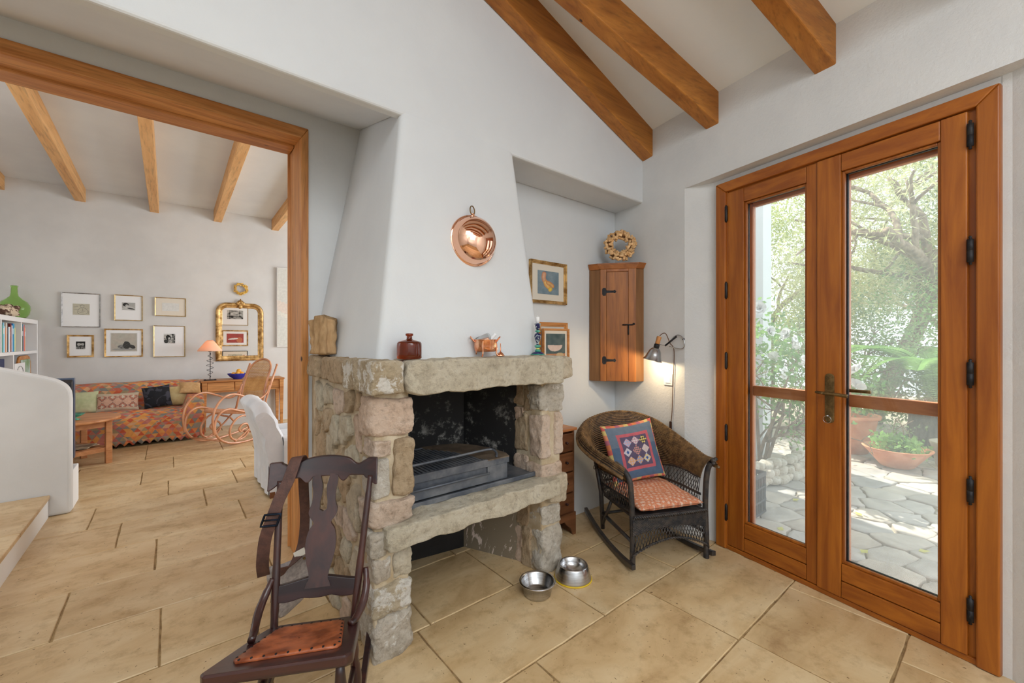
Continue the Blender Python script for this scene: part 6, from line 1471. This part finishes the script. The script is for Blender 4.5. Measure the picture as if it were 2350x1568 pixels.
def branchy(mb, p, d, L_, r, depth):
    n = 5; P = [p]; q = p.copy(); dd = d.copy()
    for i in range(n): dd = (dd+V((random.gauss(0, .14), random.gauss(0, .14), random.gauss(0, .10)))).normalized(); q = q+dd*L_/n; P.append(q.copy())
    mb.tube(P, [r, r*.6], 6)
    if depth > 0:
        for k in range(3):
            i = random.randint(2, n); nd = (dd+V((random.gauss(0, .7), random.gauss(0, .7), random.gauss(.1, .5)))).normalized(); branchy(mb, P[i], nd, L_*random.uniform(.5, .75), r*.55, depth-1)
    TIPS.append(q)
def tree(name, lab, base, h_, lm, crown, nl, ln, wd, lean=(0, 0), r=.09, droop=.2, sq=(1, 1, 1), depth=3):
    global TIPS
    TIPS = []; t = thing(name, lab, 'tree' if 'tree' in name or 'pine' in name else 'shrub', base)
    tk = MB(); branchy(tk, V(base), V((lean[0], lean[1], 1)).normalized(), h_*.62, r, depth); tk.build('trunk', bark, t)
    cs = crown+[p for p in TIPS if p.z > .4]
    leaves(MB(), crown, nl, crown_R, ln, wd, sq, droop).build('foliage', lm, t, kind='stuff')
    leaves(MB(), [p for p in TIPS], 60, .35, ln, wd, (1, 1, 1), droop).build('twig_foliage', lm, t, kind='stuff'); return t
random.seed(77); crown_R = .55
def blob(x0, x1, y0, y1, z0, z1, n): return [(random.uniform(x0, x1), random.uniform(y0, y1), random.uniform(z0, z1)) for _ in range(n)]
tree('pine_tree', 'pale pine tree with a leaning trunk filling the top of the right pane', (8.9, 1.55, -.05), 4.6, lf3, blob(8.2, 9.6, .3, 2.4, 1.9, 5.3, 40), 620, .12, .009, (-.15, -.12), .15, .5)
tree('olive_tree', 'yellow-green leafy tree behind the roses in the left pane', (8.2, 2.9, -.05), 4.2, lf1, blob(7.4, 9.2, 2.1, 4.0, 1.4, 5.0, 42), 560, .058, .015, (.05, .1), .10, .2)
tree('tall_tree', 'grey-green tree at the right behind the palm', (9.2, .15, -.05), 4.6, lf2, blob(8.4, 10, -.9, 1.2, 1.6, 5.2, 36), 560, .062, .015, (0, .1), .10, .2)
crown_R = .48
tree('hedge_shrub', 'dense grey-green shrub low behind the big terracotta pot', (7.7, 1.75, -.05), 1.7, lf2, blob(7.2, 8.3, 1.1, 2.4, .5, 1.9, 18), 420, .05, .013, (0, 0), .04, .1)
tree('hedge_shrub', 'fresh green shrub behind the palm at the right pane', (7.8, .45, -.05), 1.7, lf4, blob(7.4, 8.4, -.4, 1.1, .5, 2.0, 18), 400, .05, .013, (0, 0), .04, .1)
tree('hedge_shrub', 'yellowish shrub behind the rose bush in the left pane', (7.2, 3.0, -.05), 1.6, lf1, blob(6.7, 7.7, 2.5, 3.7, .4, 1.9, 16), 400, .05, .013, (0, 0), .04, .1)
# rose bush
rb = thing('rose_bush', 'rose bush with white blooms beside the white house corner', 'shrub', (4.62, 1.66, -.03))
TIPS = []; tk = MB()
for dx, dy, dz in ((-.1, -.12, 1), (.05, -.3, 1), (.12, .05, 1), (-.22, .1, 1)): branchy(tk, V((4.62, 1.66, -.03)), V((dx, dy, dz)).normalized(), .85, .020, 3)
tk.build('stem', bark, rb)
cs = [(4.6, 1.55, .75), (4.5, 1.45, .95), (4.7, 1.60, 1.15), (4.55, 1.5, 1.3), (4.6, 1.68, 1.5), (4.5, 1.35, 1.15), (4.65, 1.25, .95), (4.7, 1.35, .7), (4.8, 1.15, 1.0), (4.9, 1.0, .9), (4.7, 1.4, .5), (4.9, 1.2, .65)]
leaves(MB(), cs, 120, .26, .055, .017, droop=.1).build('foliage', lf4, rb, kind='stuff')
petal = mat('white_rose_petal', S(246, 240, 232, 1.25), S(250, 236, 222, 1.25), scale=9, rough=.7)
ro = MB(); random.seed(3)
for rg, npet, tilt in ((.048, 7, .35), (.036, 6, .8), (.022, 5, 1.2)):
    for k in range(npet):
        a = 2*PI*k/npet+rg*50; d = V((math.cos(a)*math.cos(tilt), math.sin(a)*math.cos(tilt), math.sin(tilt))); s2 = V((-math.sin(a), math.cos(a), 0))*rg*.62; u_ = V((0, 0, 1))*.012
        ro.add([V((0, 0, 0)), d*rg*.6+s2-u_*.3, d*rg*1.05+s2*.6+u_, d*rg*1.12+u_*1.2, d*rg*1.05-s2*.6+u_, d*rg*.6-s2-u_*.3], [(0, 1, 2, 3), (0, 3, 4, 5)])
r0 = None
for y, z in ((1.70, 1.80), (1.60, 1.62), (1.36, 1.37), (1.27, 1.26), (1.47, 1.14), (1.36, 1.0), (1.28, 1.31), (.86, 1.05), (.87, .92), (1.52, 1.40), (1.22, 1.12), (1.30, .80)):
    if r0 is None: r0 = ro.build('rose', petal, rb, local=True); o_ = r0
    else: o_ = r0.copy(); COL.objects.link(o_); o_.parent = rb
    o_.location = V((4.42, y, z))-rb.location; o_.rotation_euler = (random.uniform(-.6, .6), -1.1+random.uniform(-.5, .5), random.uniform(0, 6)); s_ = random.uniform(.95, 1.3); o_.scale = (s_, s_, s_)
# dry-stone edging
ed = thing('stone_edging', 'low dry edging of rounded cream stones under the rose bush', 'edging', (4.3, 1.5, -.03))
ed['kind'] = 'structure'
random.seed(9)
path = cr([(3.95, 1.62, 0), (4.10, 1.50, 0), (4.35, 1.42, 0), (4.65, 1.36, 0), (4.95, 1.37, 0), (5.3, 1.5, 0)], 8); pr = []
for lay in range(3):
    for k in range(15):
        p = onc(path, min(1, (k+.5*(lay % 2))/14)); r = random.uniform(.040, .060); z = .005+lay*.062
        rs = MB().rock(p.x-r*1.2, p.x+r*1.2, p.y+.03*lay-r, p.y+.03*lay+r, z-r*.8+.02, z+r*.8+.02, k+lay*20, .012, 5, 3); rs.build('stone', stone_m[4], ed)
# black crate
t = thing('plastic_crate', 'black slatted plastic crate just outside the left pane', 'crate', (3.42, 1.42, -.012))
cx2, cy2 = 3.40, 1.36; cr2 = MB(); blk = mat('black_crate_plastic', S(60, 62, 68), rough=.5)
for z in (.0, .09, .19, .275): 
    hh = .014 if z < .27 else .03
    for (a, b, c_, d) in ((-.13, .13, -.13, -.118), (-.13, .13, .118, .13), (-.13, -.118, -.13, .13), (.118, .13, -.13, .13)): cr2.bb(cx2+a, cx2+b, cy2+c_, cy2+d, z, z+hh)
for k in range(9):
    q = -.12+.03*k
    for sy in (-.124, .124): cr2.bb(cx2+q-.005, cx2+q+.005, cy2+sy-.004, cy2+sy+.004, 0, .28).bb(cx2+sy-.004, cx2+sy+.004, cy2+q-.005, cy2+q+.005, 0, .28)
cr2.bb(cx2-.125, cx2+.125, cy2-.125, cy2+.125, 0, .006).build('slatted_box', blk, t)
# pots
t = thing('terracotta_pot', 'large terracotta pot with a leafy plant on the terrace in the right pane', 'pot', (6.28, 1.33, -.012))
MB().lathe([(.001, 0), (.20, 0), (.215, .01), (.27, .25), (.30, .40), (.325, .41), (.33, .445), (.31, .45), (.28, .41), (.25, .30), (.001, .30)], (6.28, 1.33, -.012), 44).build('body', terracotta, t)
random.seed(12)
sh = t; leaves(MB(), blob(6.08, 6.48, 1.1, 1.55, .5, .8, 9), 90, .2, .06, .018).build('foliage', lf2, sh, kind='stuff')
t = thing('terracotta_planter', 'wide shallow terracotta planter with a low green plant', 'planter', (5.90, .82, -.012))
MB().lathe([(.001, 0), (.12, 0), (.14, .015), (.235, .14), (.275, .185), (.285, .20), (.265, .20), (.22, .15), (.001, .14)], (5.90, .82, -.012), 44).build('body', terracotta, t)
sh = t; leaves(MB(), blob(5.75, 6.05, .66, .98, .16, .24, 9), 60, .12, .05, .022).build('foliage', lf4, sh, kind='stuff')
mb = MB(); [mb.tube(cr([(5.92, .80, .15), (5.92+random.uniform(-.06, .06), .80+random.uniform(-.08, .08), .32), (5.92+random.uniform(-.12, .12), .8+random.uniform(-.16, .16), .5)], 4), .004, 5) for _ in range(5)]; mb.build('stem', bark, sh); leaves(MB(), [(5.92, .8, .42), (5.9, .72, .36)], 30, .14, .035, .010).build('twig_leaves', lf2, sh, kind='stuff')
t = thing('clay_pot', 'pale grey-pink ribbed clay pot at the edge of the right pane', 'pot', (6.25, .42, -.012))
MB().lathe([(.001, 0), (.13, 0), (.145, .02), (.175, .2), (.19, .25), (.195, .27), (.18, .27), (.16, .2), (.001, .18)], (6.25, .42, -.012), 40).build('body', greyclay, t)
# cycad palm
pm = thing('cycad_palm', 'cycad palm with a dark ribbed trunk and arching fronds', 'palm', (6.85, .62, -.012))
MB().lathe([(.20, 0), (.25, .1), (.24, .3), (.22, .5), (.12, .58)], (6.85, .62, -.012), 26).build('trunk', mat('dark_palm_trunk', S(74, 72, 70), S(110, 106, 98), scale=30, rough=.9, stretch=(1, 1, .2), bump=1.0), pm)
fr0 = MB(); random.seed(8)
P = cr([(0, 0, 0), (.25, 0, .30), (.60, 0, .42), (1.0, 0, .28), (1.25, 0, .02)], 7); fr0.tube(P, [.010, .004], 5)
for i in range(3, len(P)):
    for sub in (0, .5):
        p = P[i-1].lerp(P[i], sub); ll = .22*math.sin(PI*(i+sub)/(len(P)+3))+.05
        for sg in (-1, 1):
            d = V((.55, sg*.8, -.1)).normalized(); u_ = V((.010, -sg*.004, 0)); fr0.add([p-u_, p+d*ll*.5-u_+V((0, 0, .01)), p+d*ll, p+d*ll*.5+u_+V((0, 0, .01)), p+u_], [(0, 1, 2, 3, 4)], None, False)
f0 = None
for k in range(20):
    if f0 is None: f0 = fr0.build('frond', lf4, pm, local=True); o_ = f0
    else: o_ = f0.copy(); COL.objects.link(o_); o_.parent = pm
    o_.location = (0, 0, .56); o_.rotation_euler = (0, random.uniform(-.55, .25), k*2.399); s_ = random.uniform(.8, 1.05); o_.scale = (s_, s_, s_)
# fallen leaves on the terrace
fl_ = leafy('fallen_leaf', S(196, 196, 90), S(214, 206, 130)); l0 = None; random.seed(15)
base = MB().add([(0, 0, 0), (.02, .022, .006), (.06, .0, .008), (.02, -.022, .004)], [(0, 1, 2, 3)], None, False)
for i, (x, y, lab) in enumerate(((3.95, 1.18, 'bright yellow-green fallen leaf below the stone edging'), (3.25, 1.05, 'fallen leaf lying nearest the left pane'), (3.35, .93, 'pale fallen leaf in the lower left pane'), (4.0, .75, 'fallen leaf in the middle of the right pane'), (3.3, .62, 'yellow fallen leaf low in the right pane'), (4.5, 1.1, 'small pale fallen leaf beyond the edging'), (3.6, .40, 'green-yellow fallen leaf at the right of the terrace'))):
    if l0 is None: l0 = base.build('fallen_leaf', fl_); o_ = l0
    else: o_ = l0.copy(); COL.objects.link(o_)
    o_.location = (x, y, -.003); o_.rotation_euler = (0, 0, random.uniform(0, 6)); tag(o_, lab, 'leaf', 'fallen leaves')
